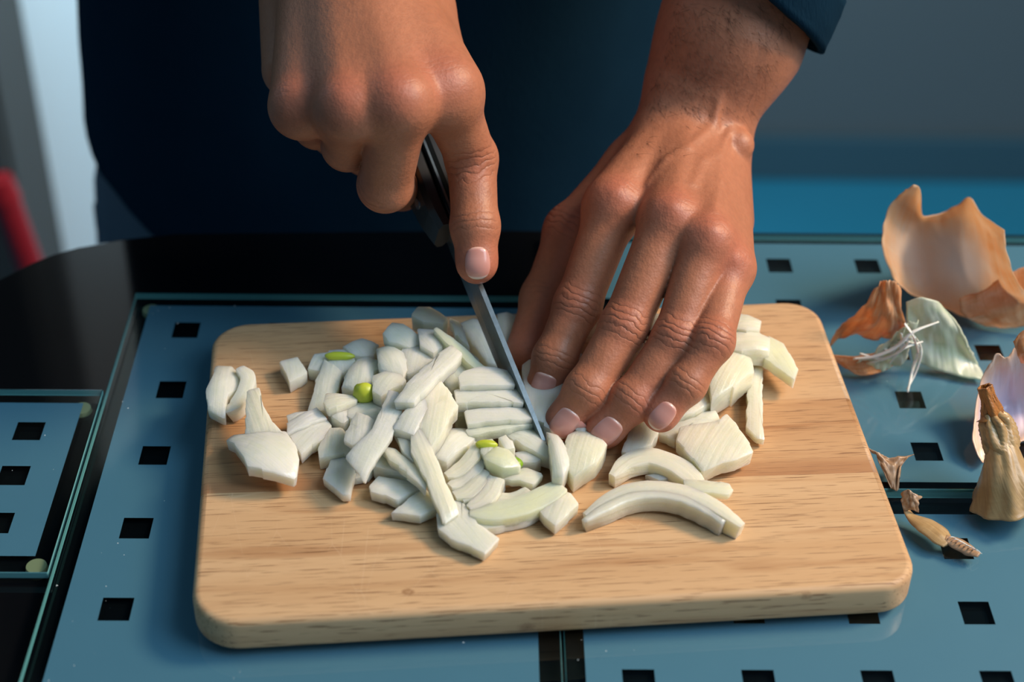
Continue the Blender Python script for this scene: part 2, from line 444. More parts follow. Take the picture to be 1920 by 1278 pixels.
    for k in mc:
        s2.cone(cmx[k], mc[k], .0150, .0125, 'palm', .017)
        s2.ball(mc[k] + u2*.0016, .0112, 'detailk' + k, .004)
        s2.cone(cmx[k] + u2*.0112, mc[k] + u2*.0092, .0026, .0030, 'detailt' + k, .005)
        REDS.append((mc[k] + u2*.012, .012, .42))
        JOINTS.append((mc[k] + u2*.002, nrm(mc[k]-cmx[k]), u2, .010, 5, .25))
    tb = mm(768, 10, 138); t2 = [tb, mm(832, 160, 98), mm(850, 300, 78), mm(872, 372, 66)]
    finger(s2, 'thumb', t2, [.0150, .0125, .0105, .0092], nrm((.9, -.2, .3)))
    s2.cone(cmx['index'], tb, .0155, .0150, 'palm', .012)
    s2.cone(tb, mc['index'] - u2*.004, .0140, .0120, 'palm', .020)
    s2.cone(tb, mm(825, 130, 122), .0150, .0125, 'palm', .012)
    s2.cone(mm(560, 10, 138), mm(548, 130, 122), .0165, .0125, 'palm', .012)
    s2.cone(mm(650, 60, 128), mm(660, 160, 118), .014, .012, 'palm', .012)
    s2.cone(mm(730, 60, 128), mm(745, 150, 118), .014, .012, 'palm', .012)
    el2 = wr2 + nrm((-.34, .72, .42))*.25
    s2.cone(wr2, wr2 + (el2-wr2)*.25, .0260, .0270, 'palm', .016, u2, 1.25)
    s2.cone(wr2 + (el2-wr2)*.25, el2, .0270, .040, 'palm', .016)
    sh2 = np.array([-.31, .92, .53]); s2.cone(el2, sh2, .036, .046, 'palm', .02)
    s2.web = .008
    L['right'] = (s2, ch, el2)
    L['extra'] = dict(wr=wr, e0=e0, e1=e1, el=el, shl=shl, wr2=wr2, el2=el2, sh2=sh2)
    if DEBUG:
        for nm, cc in (('L', chains), ('R', ch)):
            for k in cc: print(nm, k, [round(float(np.linalg.norm(cc[k][i+1]-cc[k][i]))*1000) for i in range(len(cc[k])-1)])
        print('palm L', np.linalg.norm(mcp['middle']-wr), 'palm R', np.linalg.norm(mc['middle']-wr2), 'knuckles', np.linalg.norm(mcp['index']-mcp['pinky']), np.linalg.norm(mc['index']-mc['pinky']), 'wr', wr, 'el', el, 'el2', el2)
    return L
DEBUG = False
def bounds(sh, lim=None):
    lo = np.min([np.minimum(a - ra, b - rb) for a, b, ra, rb, *_ in sh.prims], 0) - .004
    hi = np.max([np.maximum(a + ra, b + rb) for a, b, ra, rb, *_ in sh.prims], 0) + .004
    return lo, hi

def body_mesh(L, par, vs=.0008):
    allv, allf, n = [], [], 0
    for side in ('left', 'right'):
        sh = L[side][0]; lo, hi = bounds(sh)
        v, f = polygonise(sh, lo, hi, vs)
        allv.append(v); allf.append(f + n); n += len(v)
    V = np.concatenate(allv); F = np.concatenate(allf)
    me = bpy.data.meshes.new('body')
    me.vertices.add(len(V)); me.vertices.foreach_set('co', V.ravel().astype(np.float32))
    me.loops.add(F.size); me.loops.foreach_set('vertex_index', F.ravel().astype(np.int32))
    me.polygons.add(len(F)); me.polygons.foreach_set('loop_start', np.arange(0, F.size, 4, dtype=np.int32))
    me.polygons.foreach_set('use_smooth', np.ones(len(F), bool))
    me.update(calc_edges=True); me.validate()
    red = np.zeros(len(V)); ct = np.zeros(len(V)); cm = np.zeros(len(V))
    for c, r, a in REDS:
        d2 = ((V - c)**2).sum(1); red = np.maximum(red, a*np.exp(-d2/(r*r)))
    for P0, ax, nn, hw, span, st in JOINTS:
        q = V - P0; t = (q @ ax)*1000; dn = q @ nn; lat = np.abs(q @ np.cross(ax, nn))
        m = st*np.exp(-(t/span)**4)*np.clip(dn/hw*2.2 - .3, 0, 1)*np.clip(2.2 - 2.0*lat/hw, 0, 1)*(np.linalg.norm(q, axis=1) < hw*2)
        u = m > cm; ct[u] = t[u]; cm[u] = m[u]
    tan = np.clip((V[:, 1] - .64)/.1, 0, 1)*.15
    for nme, arr in (('red', red), ('crease_t', ct), ('crease_m', cm), ('tan', tan)):
        at_ = me.attributes.new(nme, 'FLOAT', 'POINT'); at_.data.foreach_set('value', arr.astype(np.float32))
    me.materials.append(M['skin'])
    o = bpy.data.objects.new('body', me); link(o); parent(o, par)
    return o

def nail(sh, px, py, axis, w, l, par):
    d = ray(px, py); d = d/np.linalg.norm(d); t = .35
    for _ in range(60): t += float(sh.f((CAM + d*t)[None])[0])*.8
    C = CAM + d*t; n = grad(sh, C)[0]; a = nrm(axis - n*(axis @ n)); b = np.cross(a, n)
    nu, nv = 11, 13; vs = []; vv = []
    for j in range(nv):
        v = -1 + 2*j/(nv-1)
        ww = (1 - .16*max(0, -v)**3)*math.sqrt(max(0, 1 - (abs(v)**5)*.55))
        for i in range(nu):
            u = -1 + 2*i/(nu-1)
            vend = v + (.10*(1-u*u) if v > .5 else (-.10*(1-u*u) if v < -.5 else 0))
            p = C + b*u*ww*w/2 + a*vend*l/2
            vs.append(p); vv.append((v+1)/2)
    P = np.array(vs)
    for _ in range(6):
        P = P - grad(sh, P)*(sh.f(P)[:, None])*.9
    g = grad(sh, P); vv = np.array(vv); uu = np.tile(np.linspace(-1, 1, nu), nv)
    edge = np.maximum(np.abs(uu)**6, 0)
    lift = .00042*(1 - edge*1.6) - .0005*(vv < .04)
    top = P + g*lift[:, None] + a[None]*(0.0)
    F = [(j*nu+i, j*nu+i+1, (j+1)*nu+i+1, (j+1)*nu+i) for j in range(nv-1) for i in range(nu-1)]
    o = mesh_obj('fingernail', top, F, M['nail'], par)
    at_ = o.data.attributes.new('nail_v', 'FLOAT', 'POINT'); at_.data.foreach_set('value', vv.astype(np.float32))
    md = o.modifiers.new('thick', 'SOLIDIFY'); md.thickness = .0006; md.offset = -1
    return o

HANDS = hand_parts()
EX = HANDS['extra']
person = empty('person', (-.06, .86, -.80), 'person in navy shirt and grey jeans behind the table, cutting onion with a knife', 'person')
body = body_mesh(HANDS, person)
body['label'] = 'bare brown hands and forearms'
lf = HANDS['left']; rf = HANDS['right']
for k, px, py, w_, l_ in (('index', 1015, 730, .0138, .0125), ('middle', 1056, 797, .0135, .0125), ('ring', 1134, 815, .0138, .0135), ('pinky', 1239, 784, .0116, .0128)):
    c = lf[1][k]; nail(lf[0], px, py, nrm(c[3]-c[2]), w_, l_, body)
c = rf[1]['index']; nail(rf[0], 896, 497, nrm(c[3]-c[2]), .0140, .0135, body)
# ------------------------------------------------------------------ the room
U = .042
FLOOR = -.80
def floor_mat():
    n = NT('floor_vinyl'); p = n.pos()
    c = n.mix(n.noise(p, 3, 4, .6), (.012, .20, .34), (.018, .22, .37)); n.bsdf(c, .38); return n.m
bm = box_bm(-2.6, 2.6, -1.2, 2.06, FLOOR-.05, FLOOR); tag(bm_obj('floor', bm, floor_mat()), kind='structure')
def wall_mat(nm, a, b):
    n = NT(nm); c = n.mix(n.noise(n.pos(), 2.5, 4, .6), a, b); n.bsdf(c, .7); n.bump(n.noise(n.pos(), 160, 3, .6), .2, .001); return n.m
tag(bm_obj('wall_back', box_bm(-2.6, 2.6, 2.05, 2.15, FLOOR, 1.9), wall_mat('wall_paint', (.070, .108, .130), (.085, .125, .148))), kind='structure')
tag(bm_obj('baseboard_back', box_bm(-2.6, 2.6, 2.035, 2.05, FLOOR, FLOOR+.07, .003), plain('baseboard_paint', (.03, .09, .13), .5)), kind='structure')

# white tall cupboard at the left, behind the person
X0 = float(aty(-60, 200, 1.55)[0]); X1 = X0 + .60
cup = empty('tall_cupboard', ((X0+X1)/2, 1.75, FLOOR), 'bright white tall cupboard at the left edge, behind the person', 'cupboard')
wmat = plain('white_lacquer', (.86, .92, .93), .45)
bm_obj('body', box_bm(X0, X1, 1.57, 1.95, FLOOR+.08, 1.3, .004), wmat, cup)
bm_obj('door', box_bm(X0+.004, X1-.004, 1.552, 1.569, FLOOR+.09, 1.29, .003), wmat, cup)
bm_obj('plinth', box_bm(X0+.02, X1-.02, 1.60, 1.94, FLOOR, FLOOR+.08), plain('grey_plinth', (.25, .28, .3), .5), cup)
h = bm_obj('handle', box_bm(X1-.06, X1-.045, 1.525, 1.54, -.1, .15, .004), plain('steel', (.5, .5, .5), .3, Metallic=1.), cup)
# dark brown wardrobe side standing further left, with a red folder in front
xd = float(aty(2, 240, 1.40)[0])
ward = empty('dark_wardrobe', (xd-.3, 1.5, FLOOR), 'dark grey-brown wardrobe at the far left edge of the picture', 'wardrobe')
dk = plain('dark_veneer', (.020, .018, .015), .5)
bm_obj('body', box_bm(xd-.62, xd-.002, 1.42, 1.54, FLOOR+.06, 1.2, .004), dk, ward)
bm_obj('door', box_bm(xd-.31, xd-.006, 1.40, 1.418, FLOOR+.07, 1.19, .003), dk, ward)
bm_obj('door', box_bm(xd-.615, xd-.314, 1.40, 1.418, FLOOR+.07, 1.19, .003), dk, ward)
bm_obj('plinth', box_bm(xd-.6, xd-.02, 1.44, 1.53, FLOOR, FLOOR+.06), dk, ward)
# red pole leaning in front of the wardrobe
p0 = aty(4, 356, 1.25); p1 = aty(78, 560, 1.25); dd = (p1 - p0)/(p1 - p0)[2]; p1 = p0 + dd*(FLOOR - p0[2])
pl = empty('red_pole', (float(p1[0]), float(p1[1]), FLOOR), 'blurred red pole slanting in front of the dark wardrobe, left edge', 'pole')
def rod(name, a_, b_, r0, r1, mat, par, seg=20):
    a_ = np.array(a_, float); b_ = np.array(b_, float); bm = bmesh.new()
    bmesh.ops.create_cone(bm, cap_ends=True, segments=seg, radius1=r0, radius2=r1, depth=float(np.linalg.norm(b_-a_)))
    q = Vector((0, 0, 1)).rotation_difference(Vector(b_-a_)).to_matrix().to_4x4()
    bmesh.ops.transform(bm, verts=bm.verts, matrix=Matrix.Translation(Vector((a_+b_)/2)) @ q)
    o = bm_obj(name, bm, mat, par, True); o.data.set_sharp_from_angle(angle=R(40)); return o
rm = plain('red_plastic', (.22, .003, .006), .45)
rod('shaft', p1, p0, .013, .013, rm, pl); rod('cap', p0 - nrm(p0-p1)*.01, p0 + nrm(p0-p1)*.012, .0145, .0125, rm, pl)
# ------------------------------------------------------------------ black glass table
def prism(poly, z0, z1, bev=0, seg=2):
    bm = bmesh.new()
    f = bm.faces.new([bm.verts.new((x, y, z1)) for x, y in poly])
    r = bmesh.ops.extrude_face_region(bm, geom=[f])
    for e in r['geom']:
        if isinstance(e, bmesh.types.BMVert): e.co.z = z0
    bmesh.ops.recalc_face_normals(bm, faces=bm.faces)
    if bev:
        es = [e for e in bm.edges if abs(e.verts[0].co.z - e.verts[1].co.z) < 1e-6]
        bmesh.ops.bevel(bm, geom=es, offset=bev, segments=seg, profile=.5, affect='EDGES')
    return bm
TZ = -.002
tp = [at(x, y, TZ)[:2] for x, y in [(0, 521), (60, 491), (100, 475), (150, 461), (228, 447), (330, 436), (500, 431)]]
tb = float(at(1650, 436, TZ)[1])
d0 = tp[0] - tp[1]
poly = [(.72, .12)] + [(.72, tb-.06), (.70, tb-.02), (.66, tb)] + [(.30, tb), (.0, tb)] + [tuple(t) for t in tp[::-1][1:]]
poly += [(poly[-1][0] - .05, poly[-1][1]-.045), (poly[-1][0]-.08, poly[-1][1]-.10), (-.72, .40), (-.72, .12)]
n = NT('black_glass'); n.bsdf((.0035, .004, .005), .07, Coat_Weight=.2); 
n.b.inputs['Specular IOR Level'].default_value = .32
black_glass = n.m
table = empty('dining_table', (0, .4, FLOOR), 'black glossy glass table under the placemats and the board', 'table')
bm_obj('tabletop', prism(poly, TZ-.010, TZ, .0015), black_glass, table)
bm_obj('apron', box_bm(-.45, .6, .16, tb-.08, TZ-.07, TZ-.0105, .004), plain('black_metal', (.01, .01, .012), .4), table)
for x in (-.42, .57):
    for y in (.2, tb-.12):
        bm_obj('leg', box_bm(x-.025, x+.025, y-.025, y+.025, FLOOR, TZ-.07, .004), plain('black_metal', (.01, .01, .012), .4), table)

# ------------------------------------------------------------------ glass placemats with a printed frosted field
GT = .0035
def glass_mat():
    n = NT('clear_glass')
    fr = n.n('ShaderNodeFresnel'); fr.inputs[0].default_value = 1.5
    tr = n.n('ShaderNodeBsdfTransparent'); tr.inputs[0].default_value = (.86, .95, .94, 1)
    gl = n.n('ShaderNodeBsdfGlossy'); gl.inputs[0].default_value = (1, 1, 1, 1); gl.inputs['Roughness'].default_value = .06
    mx = n.n('ShaderNodeMixShader'); fac = n.math('MULTIPLY', fr.outputs[0], n.math('SUBTRACT', 1, n.n('ShaderNodeNewGeometry').outputs['Backfacing'])); n.l(fac, mx.inputs[0]); n.l(tr.outputs[0], mx.inputs[1]); n.l(gl.outputs[0], mx.inputs[2])
    n.l(mx.outputs[0], n.out.inputs[0]); return n.m
M['glass'] = glass_mat()
M['glass_edge'] = plain('glass_cut_edge', (.16, .42, .44), .2, Specular_IOR_Level=.7)
def print_mat():
    n = NT('frosted_blue_print'); p = n.pos()
    c = n.mix(n.noise(p, 30, 3, .5), (.068, .180, .275), (.077, .195, .292)); n.bsdf(c, .6); return n.m
M['print'] = print_mat()
M['rubber'] = plain('clear_rubber', (.55, .50, .30), .25, Transmission_Weight=.4)
M['feather'] = plain('dust', (.7, .75, .75), .8)
def grid_with_holes(x0, x1, y0, y1, holes, h, z):
    xs = sorted({x0, x1} | {v for cx, _ in holes for v in (cx-h, cx+h) if x0 < v < x1})
    ys = sorted({y0, y1} | {v for _, cy in holes for v in (cy-h, cy+h) if y0 < v < y1})
    bm = bmesh.new(); V = {}
    def vv(x, y, zz):
        k = (x, y, zz)
        if k not in V: V[k] = bm.verts.new(k)
        return V[k]
    for i in range(len(xs)-1):
        for j in range(len(ys)-1):
            cx, cy = (xs[i]+xs[i+1])/2, (ys[j]+ys[j+1])/2
            if any(abs(cx-a) < h and abs(cy-b) < h for a, b in holes): continue
            bm.faces.new([vv(xs[i], ys[j], z), vv(xs[i+1], ys[j], z), vv(xs[i+1], ys[j+1], z), vv(xs[i], ys[j+1], z)])
    return bm
def placemat(label, gx0, gx1, gy0, gy1, px0, px1, py0, py1, holes, feet):
    t = empty('glass_placemat', ((gx0+gx1)/2, (gy0+gy1)/2, 0), label, 'placemat', 'frosted glass placemats on the black table')
    bm = box_bm(gx0, gx1, gy0, gy1, 0.0, GT, .0005, 2)
    me_o = bm_obj('glass_plate', bm, M['glass'], t)
    me_o.data.materials.append(M['glass_edge'])
    for f in me_o.data.polygons:
        if abs(f.normal.z) < .6: f.material_index = 1
    bm_obj('frosted_print', grid_with_holes(px0, px1, py0, py1, holes, .271*U/2, .0006), M['print'], t)
    for x, y in feet:
        bm = bmesh.new(); bmesh.ops.create_cone(bm, cap_ends=True, segments=24, radius1=.0042, radius2=.0038, depth=.0019)
        for v in bm.verts: v.co += Vector((x, y, -.00100))
        bm_obj('rubber_foot', bm, M['rubber'], t, False)
    r3 = np.random.default_rng(int(gx1*1000) % 97 + 3); bm = bmesh.new()
    for _ in range(46):
        x = r3.uniform(gx0+.002, min(gx0+.03, gx1)) if r3.uniform() < .6 else r3.uniform(gx0+.01, gx1-.01); y = r3.uniform(gy0+.01, gy1-.005); s_ = r3.uniform(.00012, .0004)
        vs = [bm.verts.new((x + s_*math.cos(k*2.1)*r3.uniform(.6, 1.4), y + s_*math.sin(k*2.1)*r3.uniform(.6, 1.4), GT + .0001)) for k in range(3)] + [bm.verts.new((x, y, GT + .0001 + s_*.8))]
        for f in ((0, 1, 2), (0, 1, 3), (1, 2, 3), (2, 0, 3)): bm.faces.new([vs[k] for k in f])
    d_ = bm_obj('dust_specks', bm, M['feather'], t); d_['kind'] = 'stuff'
    return t
a = lambda x, y: at(x, y, 0.)[:2]
# left big mat
gxl = float(a(166, 860)[0]); pxl = float(a(200, 860)[0])
seam = float(a(1055, 1230)[0]); 
gyb = float(at(600, 551, GT)[1]); pyb = float(a(600, 577)[1])
H_ = [(U*(-3.1767+i), U*(14.0161-1.0093*j)) for i in range(6) for j in range(9)]
pxr = float(a(1010, 1230)[0]); gy0 = U*(14.0161-1.0093*8.7)
H_ = [q for q in H_ if q[0] < pxr-.01 and q[1] > gy0 + .02]
placemat('large blue frosted glass placemat under the left half of the cutting board', gxl, seam-.0006, gy0, gyb, pxl, pxr, gy0+.01, pyb, H_, [(gxl+.008, gyb-.008), (gxl+.008, gy0+.008), (seam-.008, gyb-.008), (seam-.008, gy0+.008)])
# far left small mat
fxr = float(a(148, 900)[0]); fpr = float(a(112, 900)[0]); fyb = float(at(80, 729, GT)[1]); fpyb = float(a(80, 757)[1])
fyf = float(at(50, 1072, GT)[1]); fpyf = float(a(40, 1044)[1])
fxr = min(fxr, gxl - .0008)
H_ = [(U*(-4.4596-.72*i), U*(12.3469-.65*j)) for i in range(4) for j in range(-1, 4)]
H_ = [q for q in H_ if fpyf + .006 < q[1] < fpyb - .006]
placemat('small frosted glass placemat at the far left edge, beside the large one', fxr-.16, fxr, fyf, fyb, fxr-.152, fpr, fpyf, fpyb, H_, [(float(a(68, 1060)[0]), float(a(68, 1060)[1])), (fxr-.008, fyb-.008), (fxr-.15, fyb-.008), (fxr-.15, fyf+.008)])
# right back mat and right front mat
rx0 = seam + .0006; rp0 = float(a(1096, 1230)[0]); ryb = float(at(1500, 440, GT)[1]); rpyb = float(a(1500, 459)[1])
rs = float(a(1800, 931)[1]); rp1 = float(a(1800, 906)[1]); rp2 = float(a(1800, 966)[1])
rx1 = rx0 + .36
H_ = [(U*(2.3086-1+i), U*(15.3193-.7981*j)) for i in range(8) for j in range(6)]
H_ = [q for q in H_ if q[1] > rp1+.008]
placemat('blue frosted glass placemat under the onion skins at the right, behind the seam', rx0, rx1, rs+.0008, ryb, rp0, rx1-.012, rp1, rpyb, H_, [(rx0+.008, ryb-.008), (rx1-.008, ryb-.008), (rx1-.008, rs+.009), (rx0+.008, rs+.009)])
H_ = [(U*(4.2915-3+i), U*(10.7811-.7981*j)) for i in range(7) for j in range(7)]
placemat('blue frosted glass placemat at the front right, below the board corner', rx0, rx1, gy0, rs-.0008, rp0, rx1-.012, gy0+.01, rp2, [q for q in H_ if q[1] > gy0+.02], [(rx0+.008, rs-.009), (rx1-.008, rs-.009), (rx1-.008, gy0+.009), (rx0+.008, gy0+.009)])

# ------------------------------------------------------------------ cutting board of three glued planks
ZB = .0185; ZBB = GT + .0003
def lx(p, q, r, s):
    p, q, r, s = map(np.array, (p, q, r, s)); d1 = q-p; d2 = s-r
    t = np.cross(r-p, d2)/np.cross(d1, d2); return p + d1*t
g = lambda x, y, z: at(x, y, z)[:2]
Lf = (g(395, 690, ZB-.003), g(362, 1110, ZB-.003)); Bk = (g(470, 603, ZB), g(1480, 563, ZB))
Rt = (g(1556, 655, ZB-.004), g(1708, 1060, ZB-.004)); Ft = (g(450, 1206, .0080), g(1640, 1139, .0080))
cor = [lx(*Lf, *Bk), lx(*Rt, *Bk), lx(*Rt, *Ft), lx(*Lf, *Ft)]
def rounded(cor, rs, seg=10):
    out = []; n_ = len(cor)
    for i, c in enumerate(cor):
        p = cor[i-1]; q = cor[(i+1) % n_]; u = nrm(p-c); v = nrm(q-c); r = rs[i]
        a_ = c + u*r; b_ = c + v*r
        for k in range(seg+1):
            t = k/seg*math.pi/2; out.append(c + u*r*(1-math.sin(t)) + v*r*(1-math.cos(t)))
    return out
ol = rounded(cor, [.016, .015, .014, .017])
board = empty('cutting_board', (float(np.mean([c[0] for c in cor])), float(np.mean([c[1] for c in cor])), ZBB), 'pale wooden cutting board with rounded corners holding the chopped onion', 'cutting board')
cuts = [(g(380, 925, ZB), g(1665, 884, ZB)), (g(390, 772, ZB), g(1600, 746, ZB))]
_d = nrm(cuts[0][1]-cuts[0][0])
wm = [wood_material('wood_front', (.66, .43, .235), (.58, .35, .175), (.36, .16, .06), 0., [(*map(float, at(765, 1109, ZB)), .0022), (*map(float, at(1508, 1112, ZB-.003)), .0032), (*map(float, at(985, 1168, .008)), .004)]),
      wood_material('wood_middle', (.61, .37, .19), (.50, .27, .125), (.30, .12, .045), 2.3, (), (float(cuts[0][0][0]), float(cuts[0][0][1]), -float(_d[1]), float(_d[0]), .013)),
      wood_material('wood_back', (.64, .41, .225), (.56, .33, .165), (.34, .15, .06), 4.1)]
for i in range(3):
    bm = prism([tuple(q) for q in ol], ZBB, ZB, .0028, 4)
    for ci, keep_front in ((0, i == 0), (1, i <= 1)):
        if i == 2 and ci == 0: continue
        p, q = cuts[ci]; d_ = nrm(q-p); nn = np.array([-d_[1], d_[0]])    # points to the back
        sg = 1 if keep_front else -1
        p = p - nn*sg*.00006
        geom = bm.verts[:] + bm.edges[:] + bm.faces[:]
        r = bmesh.ops.bisect_plane(bm, geom=geom, plane_co=(p[0], p[1], 0), plane_no=(nn[0]*sg, nn[1]*sg, 0), clear_outer=True)
        es = [e for e in r['geom_cut'] if isinstance(e, bmesh.types.BMEdge)]
        bmesh.ops.holes_fill(bm, edges=es)
    o = bm_obj('plank', bm, wm[i], board, True)
    md = o.modifiers.new('ws', 'WEIGHTED_NORMAL') if False else None
    for pf in o.data.polygons:
        if abs(pf.normal.z) > .999: pf.use_smooth = False
if DEBUG: print('board', [np.round(c, 4) for c in cor], 'mat', gxl, pxl, seam, gyb, pyb, 'tb', tb, 'X', X0, xd)
# small knots on the planks
for x, y, z_, s_ in ((765, 1109, ZB, .0022), (1508, 1110, ZB-.0045, .0030), (985, 1168, .010, .003)):
    pass
# ------------------------------------------------------------------ onion pieces
def crop(ox, oy, s): return lambda pts: [(ox + x/s, oy + y/s) for x, y in pts]
c4 = crop(370, 560, 2.905); c5 = crop(660, 560, 2.557); c6 = crop(1040, 560, 2.6625)
GRP = 'chopped white onion pieces on the cutting board'
def resample(poly, step):
    out = []
    n_ = len(poly)
    for i in range(n_):
        a_, b_ = np.array(poly[i]), np.array(poly[(i+1) % n_])
        k = max(1, int(np.linalg.norm(b_-a_)/step))
        for j in range(k): out.append(a_ + (b_-a_)*j/k)
    return out
def chaikin(P, f=.22):
    out = []
    for i in range(len(P)):
        a_, b_ = P[i], P[(i+1) % len(P)]; out += [a_*(1-f) + b_*f, a_*f + b_*(1-f)]
    return out
def set_uv(me, uvs):
    l = me.uv_layers.new(name='UVMap')
    idx = np.empty(len(me.loops), np.int32); me.loops.foreach_get('vertex_index', idx)
    l.data.foreach_set('uv', np.array(uvs, np.float32)[idx].ravel())
def slab(label, pts, z, t, mat='onion_cool', bend=1.2, tilt=(0, 0), ang=None, name='onion_piece', core=None, cat='onion', grp=GRP):
    """pts: outline in photo pixels of a slab whose top lies z mm above the board, t mm thick, bent over its length"""
    zc = ZB + z/1000; th = t/1000*.88; bend = bend*1.7
    if z - th*1000 - .7*bend < 3.6: zc = ZB + th + bend*.0006        # lies on the board itself
    P = [at(x, y, zc - th*.5)[:2] for x, y in pts]
    c = np.mean(P, 0)
    # the silhouette includes the side: shrink the footprint front to back by the visible side
    ext = max(p[1] for p in P) - min(p[1] for p in P); k = max(.62, (ext - th*.42)/ext)*1.11
    P = [np.array([c[0] + (p[0]-c[0])*1.10, c[1] + (p[1]-c[1])*k]) for p in P]
    c = np.mean(P, 0)
    P = chaikin(resample(P, .0042), .09)
    P = np.array([q_ + rng.normal(0, .00022, 2) for q_ in P]); n_ = len(P)
    q = P - c; C2 = q.T @ q; w_, V_ = np.linalg.eigh(C2); ax = V_[:, 1] if ang is None else np.array([math.cos(ang), math.sin(ang)])
    bx = np.array([-ax[1], ax[0]]); L_ = np.abs(q @ ax).max() + 1e-6; W_ = np.abs(q @ bx).max() + 1e-6
    sd = rng.uniform(0, 100)
    def zt(p):
        u = (p-c) @ ax/L_; v = (p-c) @ bx/W_
        return zc + bend/1000*(.5 - u*u) + bend/1000*.55*(.4 - v*v) + tilt[0]/1000*(p-c)[0]/.012 + tilt[1]/1000*(p-c)[1]/.012 + .00035*mnoise.noise(Vector((p[0]*160+sd, p[1]*160, sd)))
    V = []; uv = []; rings = [(0., 0), (.3, 0), (.6, 0), (.85, 0), (.975, .00005), (1.0, .00045)]
    V.append((*c, zt(c))); uv.append((.5, .5))
    for r, dz in rings[1:]:
        for p in P:
            pp = c + (p-c)*r; V.append((*pp, zt(pp)-dz)); uv.append((.5 + (pp-c) @ ax*12, .5 + (pp-c) @ bx*12))
    for r, dz in [(.99, .0005), (.965, .0001), (.6, 0)]:
        for p in P:
            pp = c + (p-c)*r*.97; zz = zt(pp) - th + dz; V.append((*pp, max(zz, ZB + .0001 + dz))); uv.append((.5 + (pp-c) @ ax*12, .5 + (pp-c) @ bx*12 - (th - dz)*12))
    V.append((*c, max(zt(c) - th, ZB+.0001))); uv.append((.5, .5))
    F = [(0, 1+i, 1+(i+1) % n_) for i in range(n_)]
    nr = 8
    for r in range(nr-1):
        o = 1 + r*n_
        F += [(o+i, o+n_+i, o+n_+(i+1) % n_, o+(i+1) % n_) for i in range(n_)]
    o = 1 + (nr-1)*n_; last = len(V)-1
    F += [(o+(i+1) % n_, o+i, last) for i in range(n_)]
    ob = mesh_obj(name, V, F, M[mat]); set_uv(ob.data, uv); ob.data.set_sharp_from_angle(angle=R(38))
    tag(ob, label, cat, grp)
    if core:
        (cx, cy), r_, cm_, zz = core
        C_ = at(cx, cy, ZB + zz/1000)
        bm = bmesh.new(); bmesh.ops.create_icosphere(bm, subdivisions=3, radius=1)
        for v in bm.verts: v.co = Vector(C_) + Vector((v.co.x*r_[0]/1000, v.co.y*r_[1]/1000, v.co.z*r_[2]/1000))*(1+.12*mnoise.noise(v.co*2+Vector((sd, 0, 0))))
        k_ = bm_obj('green_core', bm, M[cm_], ob, True); k_['label'] = 'yellow-green sprout core'
    return ob
def crom(P, n_):
    P = [np.array(p, float) for p in P]; P = [2*P[0]-P[1]] + P + [2*P[-1]-P[-2]]; out = []
    m = len(P) - 3
    for i in range(n_):
        t = i/(n_-1)*m; k = min(int(t), m-1); t -= k
        a_, b_, c_, d_ = P[k:k+4]
        out.append(.5*((2*b_) + (-a_+c_)*t + (2*a_-5*b_+4*c_-d_)*t*t + (-a_+3*b_-3*c_+d_)*t**3))
    return out
def strip(label, path, w_, h_, z, mat='onion_cool', taper=(.5, .5), arch=0., name='onion_slice', n_=26, cat='onion', grp=GRP, par=None):
    """path in photo pixels (of the middle of the upper face), w_ mm wide, h_ mm tall, z mm above the board at each end"""
    zz = z if isinstance(z, (tuple, list)) else [z]*len(path)
    P3 = [at(x, y, ZB + q/1000) for (x, y), q in zip(path, zz)]
    C = crom(P3, n_); V = []; uv = []; L_ = 0
    m = 10; sd = rng.uniform(0, 50)
    for i, c in enumerate(C):
        tg = nrm(C[min(i+1, n_-1)] - C[max(i-1, 0)]); sid = nrm(np.cross(tg, [0, 0, 1])); upv = np.cross(sid, tg)
        t = i/(n_-1); e = min(1, taper[0] + (1-taper[0])*math.sin(min(1, t/.35)*math.pi/2)) * min(1, taper[1] + (1-taper[1])*math.sin(min(1, (1-t)/.35)*math.pi/2))
        W_ = w_/2000*e; H_ = h_/1000
        if i: L_ += np.linalg.norm(c - C[i-1])
        pr = [(-1, -.10), (-.93, 0), (-.5, .03), (0, .05), (.5, .03), (.93, 0), (1, -.10), (1, -.92), (.9, -1), (-.9, -1), (-1, -.92)]
        m = len(pr)
        for a_, b_ in pr:
            p = c + sid*a_*W_ + upv*(b_*H_) + sid*.0003*mnoise.noise(Vector((L_*300, a_*2, sd))) + upv*(arch/1000*math.sin(t*math.pi))
            if p[2] < ZB+.0001: p[2] = ZB + .0001
            V.append(p); uv.append((L_*12, a_*W_*12 + (b_*H_*12 if abs(a_) > .95 else 0)))
    F = [(i*m+j, (i+1)*m+j, (i+1)*m+(j+1) % m, i*m+(j+1) % m) for i in range(n_-1) for j in range(m)]
    F += [tuple(range(m)), tuple(range((n_-1)*m + m - 1, (n_-1)*m - 1, -1))]
    ob = mesh_obj(name, V, F, M[mat], par); set_uv(ob.data, uv)
    if par is None: tag(ob, label, cat, grp); ob.data.set_sharp_from_angle(angle=R(32))
    return ob
W_, G_ = 'onion_warm', 'onion_green'
